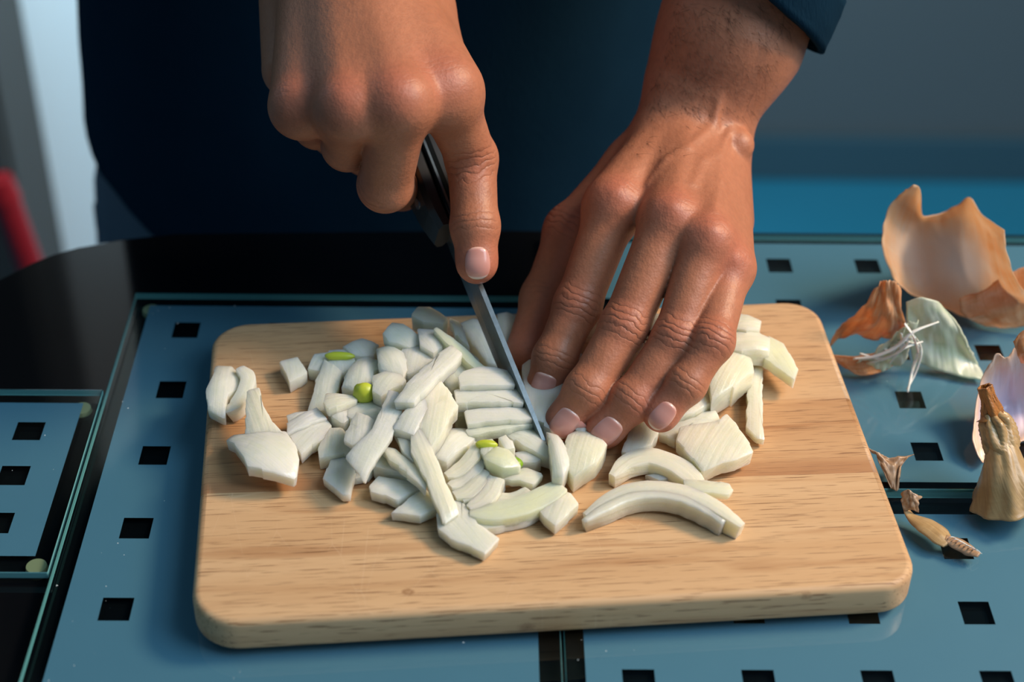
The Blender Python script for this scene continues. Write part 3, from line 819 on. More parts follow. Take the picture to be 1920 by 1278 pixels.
# ---- left outliers (crop 4)
slab('cupped onion chunk lying nearest the left edge of the board', c4([(110,380),(190,395),(235,450),(225,515),(165,570),(150,655),(70,625),(55,540),(90,480)]), 7, 6, bend=2.5, tilt=(-1, 0))
strip('thin curled onion leaf leaning on the chunk nearest the left board edge', c4([(232,372),(275,420),(255,500),(205,570),(150,605)]), 6.5, 6, [11, 11, 10, 8, 6], taper=(.6, .6))
slab('tall upright triangular onion leaf standing behind the large shiny chunk at lower left', c4([(285,560),(345,550),(365,640),(410,710),(470,752),(430,800),(330,800),(265,770)]), 12, 4, W_, bend=2, tilt=(0, 3.5))
slab('large shiny curved onion chunk at the lower left of the board', c4([(178,775),(205,750),(330,782),(475,750),(520,840),(545,920),(525,1000),(420,1000),(290,980),(240,880)]), 9, 6.5, bend=4, tilt=(0, -1))
slab('small onion cube standing alone at the back left of the pile', c4([(455,370),(550,340),(595,430),(510,490)]), 8, 7, bend=.4)
slab('white onion cube beside the piece with a yellow top, back left', c4([(610,415),(640,325),(725,315),(745,380),(680,432)]), 7.5, 7, bend=.5)
slab('translucent onion piece with a yellow-green streak on top, back left', c4([(720,300),(830,300),(858,380),(795,440),(715,420)]), 8, 7, bend=.8, core=(c4([(775, 312)])[0], (6.2, 2.0, 1.8), 'core', 8.8))
slab('bluish onion chunk at the back, right of the yellow-streaked piece', c4([(800,290),(900,235),(985,290),(960,340),(900,360),(850,350)]), 11, 8, bend=1)
slab('tall bluish onion wedge leaning at the left side of the pile', c4([(695,375),(785,450),(760,530),(700,620),(600,620),(640,520)]), 9, 6, bend=1, tilt=(2, 2))
slab('rounded onion piece with a bright yellow-green spot', c4([(920,335),(985,380),(997,440),(960,470),(955,560),(870,555),(800,520),(850,410)]), 15, 9, bend=3, core=(c4([(910, 512)])[0], (4.6, 3.6, 4.4), 'core', 13.5))
slab('onion cube just right of the yellow-green spot', c4([(960,460),(1085,405),(1133,485),(1110,520),(1000,575),(965,545)]), 17, 8, bend=1.6)
slab('blurred curved onion slab behind the cube right of the yellow spot', c4([(985,290),(1040,270),(1110,330),(1140,390),(1125,470),(1070,460),(1000,430)]), 17, 7, bend=2.5)
slab('small wedge-shaped onion piece on top of a round one, left of pile', c4([(705,530),(865,550),(860,578),(760,620),(715,625),(695,590)]), 13, 5, W_, bend=.6)
slab('round onion piece beneath the small wedge at the left of the pile', c4([(720,630),(825,595),(830,700),(790,725),(735,690)]), 9.5, 8, bend=1.4)
slab('uppermost of three stacked onion leaves at the left of the pile', c4([(490,645),(600,625),(600,660),(560,690),(500,700)]), 7.5, 3, bend=.5, tilt=(0, 1.))
slab('middle one of three stacked onion leaves at the left of the pile', c4([(495,690),(650,605),(700,660),(610,700),(500,742)]), 8.8, 3, bend=.8, tilt=(0, .5))
slab('broad front one of three stacked onion leaves, left of pile', c4([(495,755),(690,662),(727,720),(690,790),(575,870)]), 7.5, 6, bend=1.2)
slab('bright creamy onion cube at the front left of the pile', c4([(725,730),(790,730),(830,790),(860,865),(670,905),(665,850)]), 8, 7.5, W_, bend=.6)
slab('wide pale onion layer filling the left middle of the pile', c4([(820,590),(990,575),(1060,600),(1100,680),(1000,740),(900,740),(830,690)]), 12, 9, bend=1.5)
slab('greenish square onion leaf lying in the left middle of the pile', c4([(870,625),(970,690),(930,770),(855,810),(805,770)]), 16, 3.5, bend=1, tilt=(1, 0))
slab('long pale-green onion leaf with a wet upper end, left middle', c4([(1045,545),(1125,590),(1090,700),(1060,760),(910,950),(825,840),(950,745),(985,680)]), 18, 3.5, bend=1.6, tilt=(0, 1.5))
slab('translucent pointed onion piece at the front left of the pile', c4([(740,890),(870,875),(868,930),(830,1080),(790,1085),(695,1000)]), 6, 5, bend=1)
slab('small translucent scrap right behind the pointed front left piece', c4([(870,920),(960,910),(965,950),(930,990),(845,1005)]), 4.5, 4, bend=.6)
# ---- front and middle of the pile (crop 5)
slab('five-sided thick onion piece at the front, left of the long stick', c5([(90,920),(130,870),(310,905),(320,935),(215,990),(100,945)]), 6, 5.5, bend=.8)
slab('diamond-shaped onion piece in front of the long stick', c5([(200,1045),(340,925),(425,1000),(400,1025),(330,1068)]), 5.5, 5, bend=.7)
slab('long white onion stick slanting down through the front of the pile', c5([(290,690),(340,672),(375,740),(500,975),(430,1012),(350,865),(290,770)]), 15, 4.5, W_, bend=1, tilt=(-1, 3.))
slab('thick curved onion chunk frontmost on the board, below the pile', c5([(415,1050),(440,1010),(530,980),(556,1040),(590,1100),(692,1165),(625,1238),(470,1170),(422,1120)]), 6, 5.5, bend=.6)
slab('onion leaf beneath the pale shard at the front left of the pile', c5([(105,790),(150,745),(350,865),(345,930),(230,872),(110,835)]), 9, 8, bend=1)
slab('long pale onion shard lying left of the long white stick', c5([(150,730),(210,740),(350,865),(350,925),(300,885),(190,800)]), 12.5, 4, W_, bend=1, tilt=(0, 1))
slab('small rounded onion leaf above the long pale shard', c5([(205,650),(260,652),(297,690),(292,790),(240,742)]), 15, 4, W_, bend=1)
slab('thin slanted onion leaf left of the big block in mid pile', c5([(205,630),(345,480),(360,560),(300,665),(240,655)]), 20, 5, bend=1.6, tilt=(0, 2))
slab('big smooth onion block at the centre of the pile', c5([(400,420),(445,480),(496,550),(440,650),(372,725),(290,690),(300,640),(350,560),(345,490)]), 20, 9, W_, bend=1.5, tilt=(0, 2))
slab('long onion baton on top of the pile pointing up to the right', c5([(270,430),(470,240),(517,285),(480,335),(300,510),(215,505)]), 26, 6, bend=.8)
slab('white onion chunk at the back edge of the pile', c5([(200,130),(250,150),(342,230),(280,260),(180,240),(155,190)]), 19, 7, bend=1)
slab('rearmost onion chunk with a pale yellow-green underside', c5([(320,60),(380,70),(455,130),(430,160),(340,155),(290,110)]), 20, 9, bend=1, core=(c5([(385, 142)])[0], (5.5, 2.6, 3.4), 'core', 14.5))
slab('blurred onion chunk behind the long baton', c5([(320,165),(400,180),(452,250),(390,300),(330,260)]), 21, 8, bend=1)
slab('blurred onion filler left of the long baton', c5([(260,250),(350,240),(400,320),(330,380),(270,400),(230,330)]), 17, 9, bend=1.5)
slab('blurred onion wedge deep between baton and green-edged leaf', c5([(430,270),(530,260),(600,330),(600,420),(480,460),(410,400)]), 15, 9, bend=2)
strip('long thin green-edged onion leaf arching down behind the blade', c5([(400,140),(470,200),(530,250),(590,310),(660,352)]), 4.5, 5, [25, 24, 22, 20, 18], 'onion_green', taper=(.4, .8))
slab('small blurred onion leaf behind the arching green-edged leaf', c5([(470,105),(512,130),(545,200),(560,250),(500,200)]), 20, 5, bend=1)
slab('round blurred onion slab at the back behind the blade', c5([(520,130),(640,120),(690,210),(715,345),(640,335),(560,240)]), 12, 9, bend=3)
slab('pale onion piece between the blade and the left thumb', c5([(700,95),(785,105),(772,180),(740,250),(700,160)]), 10, 8, bend=1.5)
slab('topmost of the parallel cut strips left of the blade', c5([(545,375),(620,345),(745,365),(770,440),(690,447),(520,452),(518,400)]), 21, 7, bend=.6, ang=0)
slab('second of the parallel cut strips left of the blade', c5([(498,455),(560,450),(800,450),(812,522),(505,528)]), 18, 6, bend=.5, ang=0)
slab('greenish third of the parallel cut strips left of the blade', c5([(550,558),(640,543),(848,538),(852,595),(560,628)]), 15, 5.5, bend=.5, ang=0)
slab('thin lowest of the parallel cut strips left of the blade', c5([(555,650),(700,602),(862,590),(852,622),(620,672),(568,678)]), 12, 5, 'onion_green', bend=.5, ang=0)
slab('yellow-green onion scrap under the left ends of the cut strips', c5([(500,528),(572,532),(556,600),(500,612)]), 12, 9, 'onion_green', bend=.5)
slab('broad onion wedge below the parallel cut strips', c5([(380,735),(470,650),(590,650),(585,700),(540,760),(450,822),(390,795)]), 11, 9, bend=2)
strip('upper of the thin curved onion ribbons in the front middle', c5([(450,845),(510,815),(565,765),(610,690)]), 6.5, 7, [9, 9.5, 11, 13], 'onion_warm', taper=(.5, .7))
strip('second thin curved onion ribbon in the front middle', c5([(468,895),(520,868),(580,815),(622,755)]), 6.5, 7, [8, 8, 9.5, 10], 'onion_warm', taper=(.5, .7))
strip('third curved onion ribbon, broad, in the front middle', c5([(490,940),(550,915),(600,865),(638,820)]), 8.5, 7, [7, 7.5, 8.5, 9], 'onion_warm', taper=(.5, .5))
strip('narrow curved onion ribbon with a green rim, front middle', c5([(530,965),(590,930),(635,880),(662,845)]), 3.6, 7, [6.5, 7, 8, 8.5], 'onion_green', taper=(.5, .6))
strip('blunt curved onion ribbon just above the long crescent slice', c5([(560,1000),(620,965),(665,910),(690,855)]), 7.5, 7, [6.5, 7, 8, 9], 'onion_warm', taper=(.5, .9))
slab('banded onion heart piece with a green tip in the middle front', c5([(640,790),(690,733),(750,760),(802,830),(720,858),(650,822)]), 13, 8, 'onion_green', bend=1.6, core=(c5([(765, 790)])[0], (4.2, 3.0, 2.6), 'core_dark', 10.5))
slab('small onion heart scrap with a bright green top', c5([(622,700),(670,690),(688,722),(640,792),(615,760)]), 13, 6, 'onion_green', bend=.6, core=(c5([(645, 698)])[0], (4.2, 1.9, 1.8), 'core', 13.6))
slab('short onion chip left of the blade near its tip', c5([(700,685),(740,672),(782,748),(732,757)]), 13, 7, bend=.5)
slab('bluish onion wedge lying against the blade', c5([(710,655),(850,630),(905,700),(962,800),(900,790),(820,745)]), 12, 7, bend=2)
slab('small cut onion chips under the blade near the tip', c5([(780,755),(850,745),(905,800),(880,825),(805,820)]), 9.5, 7, bend=.6)
slab('ragged onion ribbon just left of the knife tip', c5([(708,880),(750,850),(830,825),(912,850),(870,905),(760,892)]), 8, 4, 'onion_warm', bend=.7)
strip('pale onion ribbon below the ragged one, left of the knife tip', c5([(670,945),(740,955),(800,945),(845,912)]), 6.5, 4, [5.5, 5.5, 6, 6.5], 'onion_warm', taper=(.5, .6))
strip('long yellowish crescent slice ending beneath the knife tip', c5([(565,1025),(650,1020),(760,1000),(860,968),(945,925),(1000,890)]), 10, 5, [6.5, 7, 7.5, 8, 8, 8], 'onion_green', taper=(.35, .7))
strip('white crescent edge under the long yellowish crescent', c5([(570,1068),(660,1068),(740,1050),(830,1030),(900,1000)]), 7, 3.8, [4, 4, 4, 4.3, 4.5], 'onion_warm', taper=(.4, .5))
slab('creamy onion wedge directly in front of the knife tip', c5([(890,1020),(1000,935),(1040,945),(1077,1010),(1040,1060),(975,1115),(935,1080)]), 7, 6, W_, bend=1)
slab('onion layers held between the knife tip and the middle finger', c5([(935,655),(985,700),(1025,770),(1035,850),(1010,905),(960,895),(950,800)]), 13, 10, bend=3)
slab('cream onion wedge pressed under the ring fingertip', c6([(45,815),(68,725),(130,685),(250,775),(205,870),(95,922),(62,885)]), 12, 10, W_, bend=2, tilt=(1, 1))
# ---- right of the hand (crop 6)
strip('smaller upper arc-shaped onion slice right of the knife tip', c6([(285,880),(370,805),(480,780),(600,820),(670,870),(715,915)]), 9.5, 6, [6.5, 7.5, 8, 8, 7.5, 7], 'onion_warm', taper=(.35, .7))
slab('tiny onion scrap inside the smaller arc-shaped slice', c6([(460,885),(560,880),(602,912),(530,925)]), 4, 3.5, bend=.4)
arc = strip('largest arc-shaped onion slice at the front right', c6([(150,1075),(240,1010),(365,950),(500,935),(640,955),(775,1015),(880,1085),(940,1130)]), 6.6, 8.0, [6, 7.5, 8.6, 9.2, 9.2, 8.6, 8, 7], 'onion_warm', taper=(.3, .45), n_=34)
strip(None, c6([(142,1108),(242,1042),(368,980),(500,962),(640,985),(762,1045),(850,1112)]), 6.0, 7.4, [5.8, 7.3, 8.4, 8.9, 8.9, 8.1, 7.0], 'onion_warm', taper=(.3, .5), n_=34, par=arc, name='inner_layer')
slab('small pale yellow onion chip between the two arc-shaped slices', c6([(655,908),(870,935),(882,965),(862,995),(660,975)]), 8.5, 3.5, 'onion_green', bend=.5, ang=0)
slab('broad fan-shaped layered onion chunk right of the little finger', c6([(620,740),(635,682),(800,660),(845,600),(885,650),(970,800),(900,840),(740,882),(650,790)]), 10, 8, W_, bend=2)
slab('flat onion leaf between the little fingertip and the fan-shaped chunk', c6([(530,685),(690,620),(785,560),(815,635),(770,665),(640,685),(610,732)]), 8, 6, bend=1)
slab('onion leaf tucked behind the flat leaf beside the little finger', c6([(600,630),(720,470),(780,465),(787,555),(700,605)]), 10, 8, W_, bend=1.2)
slab('onion leaf standing between the ring and little fingertips', c6([(340,778),(420,600),(510,690),(482,755),(372,788)]), 9, 6, bend=1.5, tilt=(0, 2))
slab('large rounded onion chunk of the right heap beside the little finger', c6([(700,430),(790,330),(860,280),(960,340),(978,420),(880,510),(790,548),(760,440)]), 14, 12, W_, bend=3)
slab('rearmost onion piece of the right heap', c6([(860,170),(900,100),(1018,135),(1012,195),(960,210),(880,190)]), 18, 9, W_, bend=1)
slab('middle onion piece of the right heap against the hand', c6([(840,250),(870,190),(980,185),(1060,230),(1062,300),(940,315),(870,300)]), 16, 10, W_, bend=1.5)
slab('slanting onion baton at the far right of the right heap', c6([(1010,225),(1070,208),(1130,250),(1202,370),(1192,425),(1150,400),(1020,310)]), 11, 6, 'onion_green', bend=1.2)
slab('thin onion stick pointing to the front from the right heap', c6([(978,320),(1042,300),(1030,420),(1035,660),(1040,712),(1005,702),(958,650),(962,500)]), 8, 5, W_, bend=1)
slab('large onion layer visible between the middle and ring fingers', c6([(110,690),(170,560),(250,400),(340,290),(400,300),(330,420),(210,640),(150,720)]), 16, 12, W_, bend=2)
slab('onion layer held under the index and middle fingers', [(985,700),(1050,660),(1120,700),(1110,790),(1040,820),(990,790)], 11, 11, bend=2)
slab('onion half resting beneath the palm', [(1130,640),(1230,600),(1300,640),(1290,720),(1200,740),(1130,720)], 16, 14, W_, bend=4)
# ------------------------------------------------------------------ knife
T = at(1055, 914, ZB + .0004); Pk = at(901, 537, .0605)
kd = nrm(Pk - T); ks = nrm(np.cross(kd, [0, 0, 1])); kz = np.cross(ks, kd)      # along the spine; sideways; towards the spine
if kz[2] < 0: kz = -kz
def kp(u, s, v): return T + kd*u + ks*s + kz*v
knife = empty('kitchen_knife', tuple(T), 'small kitchen knife with a grey blade and black riveted handle held in the right hand', 'knife')
n = NT('brushed_steel'); c = n.mix(n.noise(n.mapping(n.pos(), (1, 1, 1)), 260, 4, .7), (.11, .15, .18), (.24, .30, .34)); n.bsdf(c, .30, Metallic=.85); 
n.bump(n.noise(n.mapping(n.pos(), (300, 40, 300)), 1, 3, .6), .15, .0003); steel = n.m
BL = .130
V = []; F = []; N_ = 40
for i in range(N_+1):
    u = BL*i/N_; spine = .0008 + .0165*(1 - (1 - min(1, u/.075))**2.2) ; hh = spine
    # edge lies on the line v = 0 rising slightly; the spine curves up from the tip
    th = .00105*min(1, .25 + u/.05)
    for s, v in ((0, -.0006), (-th, hh*.45), (-th*.95, hh), (th*.95, hh), (th, hh*.45)):
        V.append(kp(u, s, v - hh + .0006))
m = 5
F = [(i*m+j, i*m+(j+1) % m, (i+1)*m+(j+1) % m, (i+1)*m+j) for i in range(N_) for j in range(m)] + [tuple(range(m-1, -1, -1)), tuple(N_*m + j for j in range(m))]
# blade: rotate so that the tip end of the edge touches the board and the spine is the upper line
o = mesh_obj('blade', V, F, steel, knife, False)
bm = bmesh.new(); bm.from_mesh(o.data); bmesh.ops.recalc_face_normals(bm, faces=bm.faces); bm.to_mesh(o.data); bm.free()
o['label'] = 'grey steel blade'
hm = plain('black_handle_plastic', (.018, .020, .022), .32, Specular_IOR_Level=.6)
def handle_part(name, s0, s1, u0, u1, mat, v0=-.0185, v1=.0015):
    V = []; F = []; N2 = 24
    for i in range(N2+1):
        t = i/N2; u = u0 + (u1-u0)*t
        top = v1 + .0015*math.sin(t*math.pi); bot = v0 - .0035*math.sin(min(1, t*1.15)*math.pi)*(1 if t < .87 else .6) + .002*math.cos(t*9)
        sc_ = .80 + .2*math.sin(min(1, t/.12)*math.pi/2)
        cs = [(s0, bot+.003), (s0+(s1-s0)*.3, bot), (s0+(s1-s0)*.7, bot), (s1, bot+.003), (s1, top-.003), (s0+(s1-s0)*.75, top), (s0+(s1-s0)*.25, top), (s0, top-.003)]
        for s, v in cs: V.append(kp(u, s*sc_, v))
    m = 8
    F = [(i*m+j, i*m+(j+1) % m, (i+1)*m+(j+1) % m, (i+1)*m+j) for i in range(N2) for j in range(m)] + [tuple(range(m-1, -1, -1)), tuple(N2*m + j for j in range(m))]
    bm = bmesh.new(); vs = [bm.verts.new(v) for v in V]; [bm.faces.new([vs[k] for k in f]) for f in F]
    return bm_obj(name, bm, mat, knife)
handle_part('handle_scale', -.0085, -.0010, .120, .222, hm)
handle_part('handle_scale', .0010, .0085, .120, .222, hm)
tg_ = handle_part('tang', -.0010, .0010, .1205, .2215, steel, -.0180, .0020); tg_['label'] = 'steel tang'
for u in (.138, .172, .206):
    bm = bmesh.new(); bmesh.ops.create_cone(bm, cap_ends=True, segments=20, radius1=.0026, radius2=.0026, depth=.0178)
    rot = Vector((0, 0, 1)).rotation_difference(Vector(ks)).to_matrix().to_4x4()
    bmesh.ops.transform(bm, verts=bm.verts, matrix=Matrix.Translation(Vector(kp(u, 0, -.009))) @ rot)
    bm_obj('rivet', bm, plain('rivet_steel', (.4, .45, .5), .3, Metallic=1.), knife, False)
if DEBUG: print('knife', T, Pk, 'L', np.linalg.norm(Pk-T), 'handle end', kp(.222, 0, 0))

# ------------------------------------------------------------------ shirt and jeans
def cloth_mat(nm, a, b, sc_=900, rough=.85, bs=.3):
    n = NT(nm); p = n.pos(); c = n.mix(n.noise(p, 30, 4, .6), a, b)
    n.bsdf(c, .95, Specular_IOR_Level=.04)
    h = n.math('ADD', n.math('MULTIPLY', n.noise(n.mapping(p, (1, 1, .25)), sc_, 2, .5), .3), n.noise(n.mapping(p, (1, 1, .4)), 14, 3, .5))
    n.bump(h, bs, .004); return n.m
M['shirt'] = cloth_mat('navy_cotton', (.0042, .019, .036), (.0055, .024, .045))
M['jeans'] = cloth_mat('grey_denim', (.09, .115, .15), (.12, .15, .19), 1400)
CX, CY = -.058, .885
def torso_ring(z, rx, ry, cx=CX, cy=CY, n_=72, amp=.006, seed=0., pw=2.3):
    out = []
    for i in range(n_):
        a_ = 2*math.pi*i/n_; ca, sa = math.cos(a_), math.sin(a_)
        x = abs(ca)**(2/pw)*math.copysign(1, ca)*rx; y = abs(sa)**(2/pw)*math.copysign(1, sa)*ry
        k = 1 + amp/.15*(mnoise.noise(Vector((ca*2.2, sa*2.2, z*9+seed))) + .5*mnoise.noise(Vector((ca*6, sa*6, z*16+seed))))
        zz = z(a_) if callable(z) else z
        out.append((cx + x*k, cy + y*k, zz))
    return out
def loft(name, rings, mat, par, solid=.0015, close_top=False):
    n_ = len(rings[0]); V = [p for r in rings for p in r]
    F = [(i*n_+j, i*n_+(j+1) % n_, (i+1)*n_+(j+1) % n_, (i+1)*n_+j) for i in range(len(rings)-1) for j in range(n_)]
    if close_top: F.append(tuple((len(rings)-1)*n_ + j for j in range(n_)))
    o = mesh_obj(name, V, F, mat, par)
    if solid: md = o.modifiers.new('t', 'SOLIDIFY'); md.thickness = solid; md.offset = 0
    return o
XL = float(aty(163, 120, .885)[0]); HW = CX - XL - .004
def hem(a_, k):   # curved shirt-tail hem: high at the sides, low in front
    side = abs(math.cos(a_))**2.2
    lowz = -.100; highz = -.030
    return lowz + (highz-lowz)*side
rings = []
levels = [0, .25, .5, .75, 1.0]
n_ = 72
base = []
def ringz(zf, rx, ry, cx=CX, cy=CY, seed=0):
    out = []
    for i in range(n_):
        a_ = 2*math.pi*i/n_; ca, sa = math.cos(a_), math.sin(a_); z = zf(a_)
        fold = 1 + .030*mnoise.noise(Vector((ca*2.4, sa*2.4, z*8))) + .016*mnoise.noise(Vector((ca*7, sa*7, z*12+4)))
        x = abs(ca)**.88*math.copysign(1, ca)*rx; y = abs(sa)**.88*math.copysign(1, sa)*ry
        out.append((cx + x*fold, cy + y*fold, z))
    return out
for k in range(9):
    t = k/8; rings.append(ringz(lambda a_, t=t: hem(a_, 0)*(1-t) + .02*t, HW*(1.0 + .02*(1-t)), .150 - .004*t))
for z, rx, ry in ((.06, HW*.99, .145), (.12, HW*.98, .142), (.20, HW*.99, .142), (.30, HW*1.03, .140), (.40, HW*1.10, .135), (.48, HW*1.16, .125), (.54, HW*1.12, .11), (.58, HW*.85, .09), (.61, HW*.45, .07)):
    rings.append(ringz(lambda a_, z=z: z, rx, ry, CX + .01*z, CY + .02*z))
shirt = loft('shirt', rings, M['shirt'], person); shirt['label'] = 'dark navy long-sleeved shirt'
# seated hips / jeans
jr = []
for z, rx, ry in ((-.02, HW*.93, .122), (-.085, HW*1.015, .136), (-.16, HW*1.07, .140), (-.24, HW*1.08, .142), (-.32, HW*1.04, .13)):
    jr.append(ringz(lambda a_, z=z: z, rx, ry))
jeans = loft('jeans', jr, M['jeans'], person, .002); jeans['label'] = 'grey denim jeans'
def tube(name, path, rads, mat, par, seg=40, n_=24, amp=.03, solid=.0016, flat=None, tiltfn=None, sub=4):
    C = crom([np.array(p) for p in path], n_); rr = np.interp(np.linspace(0, 1, n_), np.linspace(0, 1, len(rads)), rads)
    V = []; ref = np.array([0, 0, 1.])
    for i, c in enumerate(C):
        tg = nrm(C[min(i+1, n_-1)] - C[max(i-1, 0)]); a1 = nrm(np.cross(tg, ref)); a2 = np.cross(a1, tg)
        for j in range(seg):
            an = 2*math.pi*j/seg; d_ = a1*math.cos(an) + a2*math.sin(an)
            k = 1 + amp*mnoise.noise(Vector(d_*2.2) + Vector((0, 0, i*.55))) + amp*.5*mnoise.noise(Vector(d_*5) + Vector((0, 0, i*1.1)))
            off = tg*(tiltfn(d_, i) if tiltfn else 0)
            V.append(c + d_*rr[i]*k + off)
    F = [(i*seg+j, i*seg+(j+1) % seg, (i+1)*seg+(j+1) % seg, (i+1)*seg+j) for i in range(n_-1) for j in range(seg)]
    o = mesh_obj(name, V, F, mat, par)
    if solid: md = o.modifiers.new('t', 'SOLIDIFY'); md.thickness = solid; md.offset = 1
    return o
for sx in (-1, 1):
    hip = np.array([CX + sx*HW*.52, CY, -.24])
    p = tube('trouser_leg', [hip, hip + np.array([sx*.015, .01, -.25]), hip + np.array([sx*.02, .02, -.53])], [.100, .078, .062], M['jeans'], jeans, solid=.002)
    bm = bmesh.new(); bmesh.ops.create_uvsphere(bm, u_segments=24, v_segments=12, radius=1)
    for v in bm.verts:
        v.co = Vector((hip[0] + sx*.02 + v.co.x*.047, CY - .03 + v.co.y*.135, FLOOR + max(0, .045 + v.co.z*.05)))
    bm_obj('shoe', bm, plain('shoe_leather', (.03, .025, .02), .5), person, True)
pk = []
for i in range(18):
    t = i/17; a_ = math.pi + .15 + .55*t; z = -.105 - .05*math.sin(t*math.pi*.5)
    r1 = [p for p in [(CX + math.copysign(abs(math.cos(a_))**.88, math.cos(a_))*(HW*1.035), CY + math.copysign(abs(math.sin(a_))**.88, math.sin(a_))*.136, z)]]
    pk.append(np.array(r1[0]))
tube('pocket_seam', pk, [.0022, .0022], M['jeans'], jeans, seg=8, n_=20, amp=0, solid=0)
# shirt buttons (small, dark reddish)
btn = aty(335, 303, .745)
# sleeves
e1, el, shl = EX['e1'], EX['el'], EX['shl']
fd = nrm(el - e1)
c0 = e1 + fd*.019
slv = tube('sleeve', [c0, c0 + fd*.05, el, (el+shl)/2, shl], [.0385, .041, .052, .062, .075], M['shirt'], shirt, tiltfn=lambda d_, i: -.012*max(0, 1-i/5)*float(d_ @ nrm([1, -.2, -.2])) if i < 5 else 0, n_=30)
cuff = tube('cuff', [c0 - fd*.001, c0 + fd*.010, c0 + fd*.022], [.0400, .0412, .0412], M['shirt'], shirt, tiltfn=lambda d_, i: -.012*float(d_ @ nrm([1, -.2, -.2])), n_=8, solid=.003, amp=.02)
el2, sh2, wr2 = EX['el2'], EX['sh2'], EX['wr2']
f2 = nrm(el2 - wr2); c2 = wr2 + f2*.10
tube('sleeve', [c2, c2 + f2*.06, el2, (el2+sh2)/2, sh2], [.040, .043, .052, .062, .075], M['shirt'], shirt, n_=30)

# ------------------------------------------------------------------ onion skins
M['peel_orange'] = peel_material('onion_skin_orange', (.85, .40, .15), (.90, .60, .36), (.66, .26, .08), .45)
M['peel_pale'] = peel_material('onion_skin_pale', (.95, .74, .52), (.92, .60, .32), (.94, .84, .74), .5, (.45, .55, .42))  # whitish centre is a bluish sheen painted into the colour
M['peel_violet_sheen'] = peel_material('onion_skin_lilac_sheen', (.92, .72, .58), (.90, .56, .36), (.94, .84, .78), .2, (.5, .5, .5), (.70, .66, .90))  # lilac centre: reflection of the cool light painted as colour
M['peel_white'] = peel_material('onion_skin_inner_white', (.84, .87, .74), (.74, .84, .62), (.88, .90, .86), .35)
M['peel_tan'] = peel_material('onion_skin_tan', (.50, .32, .13), (.62, .42, .20), (.34, .19, .07), .15)
M['peel_brown'] = peel_material('onion_skin_dry_brown', (.42, .24, .12), (.58, .40, .26), (.30, .15, .06), .2)
M['peel_rust'] = peel_material('onion_neck_rust', (.38, .13, .02), (.50, .20, .04), (.22, .08, .02), .05)
SG = 'dry onion skins at the right'
def patch(name, rows, mat, label=None, par=None, nu=40, nv=28, th=.00035, rag=.0, wrk=.0006, cat='onion skin', grp=SG, uvs=(1, 1)):
    """rows: lists of (px, py, z mm) control points; a smooth sheet through them"""
    G = [[mm(*q) for q in r] for r in rows]
    A = [crom(r, nu) for r in G]; cols = [crom([A[k][i] for k in range(len(A))], nv) for i in range(nu)]
    P = np.array(cols)       # nu x nv x 3
    sd = rng.uniform(0, 90)
    du = np.gradient(P, axis=0); dv = np.gradient(P, axis=1); N = np.cross(du, dv); N /= np.linalg.norm(N, axis=2, keepdims=True) + 1e-9
    V = []; uv = []
    for j in range(nv):
        for i in range(nu):
            p = P[i, j].copy(); u = i/(nu-1); v = j/(nv-1)
            w1 = mnoise.noise(Vector((u*5, v*4, sd)))*wrk*1.6 + mnoise.noise(Vector((u*17, v*5, sd+9)))*wrk*.7
            p = p + N[i, j]*w1
            if rag:
                e = max(0, abs(v-.5)*2-.75)/.25; p = p + dv[i, j]*(nv*.05)*rag*e*mnoise.noise(Vector((u*14, 3 if v > .5 else 8, sd)))*(1 if v > .5 else -1)
                e = max(0, abs(u-.5)*2-.75)/.25; p = p + du[i, j]*(nu*.05)*rag*e*mnoise.noise(Vector((v*12, 3 if u > .5 else 8, sd)))*(1 if u > .5 else -1)
            p[2] = max(p[2], GT + .0003)
            V.append(p); uv.append((u*uvs[0], v*uvs[1]))
    F = [(j*nu+i, j*nu+i+1, (j+1)*nu+i+1, (j+1)*nu+i) for j in range(nv-1) for i in range(nu-1)]
    o = mesh_obj(name, V, F, M[mat], par); set_uv(o.data, uv)
    md = o.modifiers.new('t', 'SOLIDIFY'); md.thickness = th; md.offset = 0
    if label and par is None: tag(o, label, cat, grp)
    elif label: o['label'] = label
    return o
# big cupped skin with a horn at its upper left
big = patch('onion_skin', [
    [(1698,354,72),(1720,349,74),(1728,404,50),(1762,402,46),(1790,388,50),(1816,369,58),(1842,402,54),(1882,432,56)],
    [(1674,380,64),(1706,392,52),(1734,418,38),(1768,418,34),(1798,412,34),(1828,412,38),(1856,436,44),(1886,458,52)],
    [(1657,425,54),(1690,445,38),(1734,455,24),(1772,458,19),(1806,458,20),(1838,465,26),(1866,482,36),(1898,500,46)],
    [(1658,475,42),(1695,500,22),(1740,510,12),(1778,512,9),(1812,512,10),(1845,520,16),(1878,532,26),(1918,540,36)],
    [(1675,520,26),(1708,540,14),(1745,552,7),(1780,556,6),(1815,556,6),(1850,558,9),(1888,558,16),(1930,558,24)],
    [(1702,548,20),(1738,562,14),(1768,574,11),(1800,590,9),(1830,592,9),(1862,582,10),(1900,572,14),(1938,566,20)]],
    'peel_pale', 'large cupped pale orange onion skin with a horn, standing at the upper right', nu=64, nv=44, rag=.25, wrk=.0008)
patch('onion_skin', [
    [(1800,560,22),(1840,545,24),(1880,520,28),(1925,500,34),(1980,500,34)],
    [(1802,585,12),(1845,575,14),(1890,560,17),(1930,540,24),(1985,540,26)],
    [(1830,604,5),(1865,600,6),(1900,595,9),(1940,580,14),(1990,580,16)],
    [(1850,612,4),(1885,615,4),(1920,612,5),(1950,605,8),(1990,600,10)]],
    'peel_orange', 'orange onion skin lying below the large cupped one, at the right edge', rag=.3)
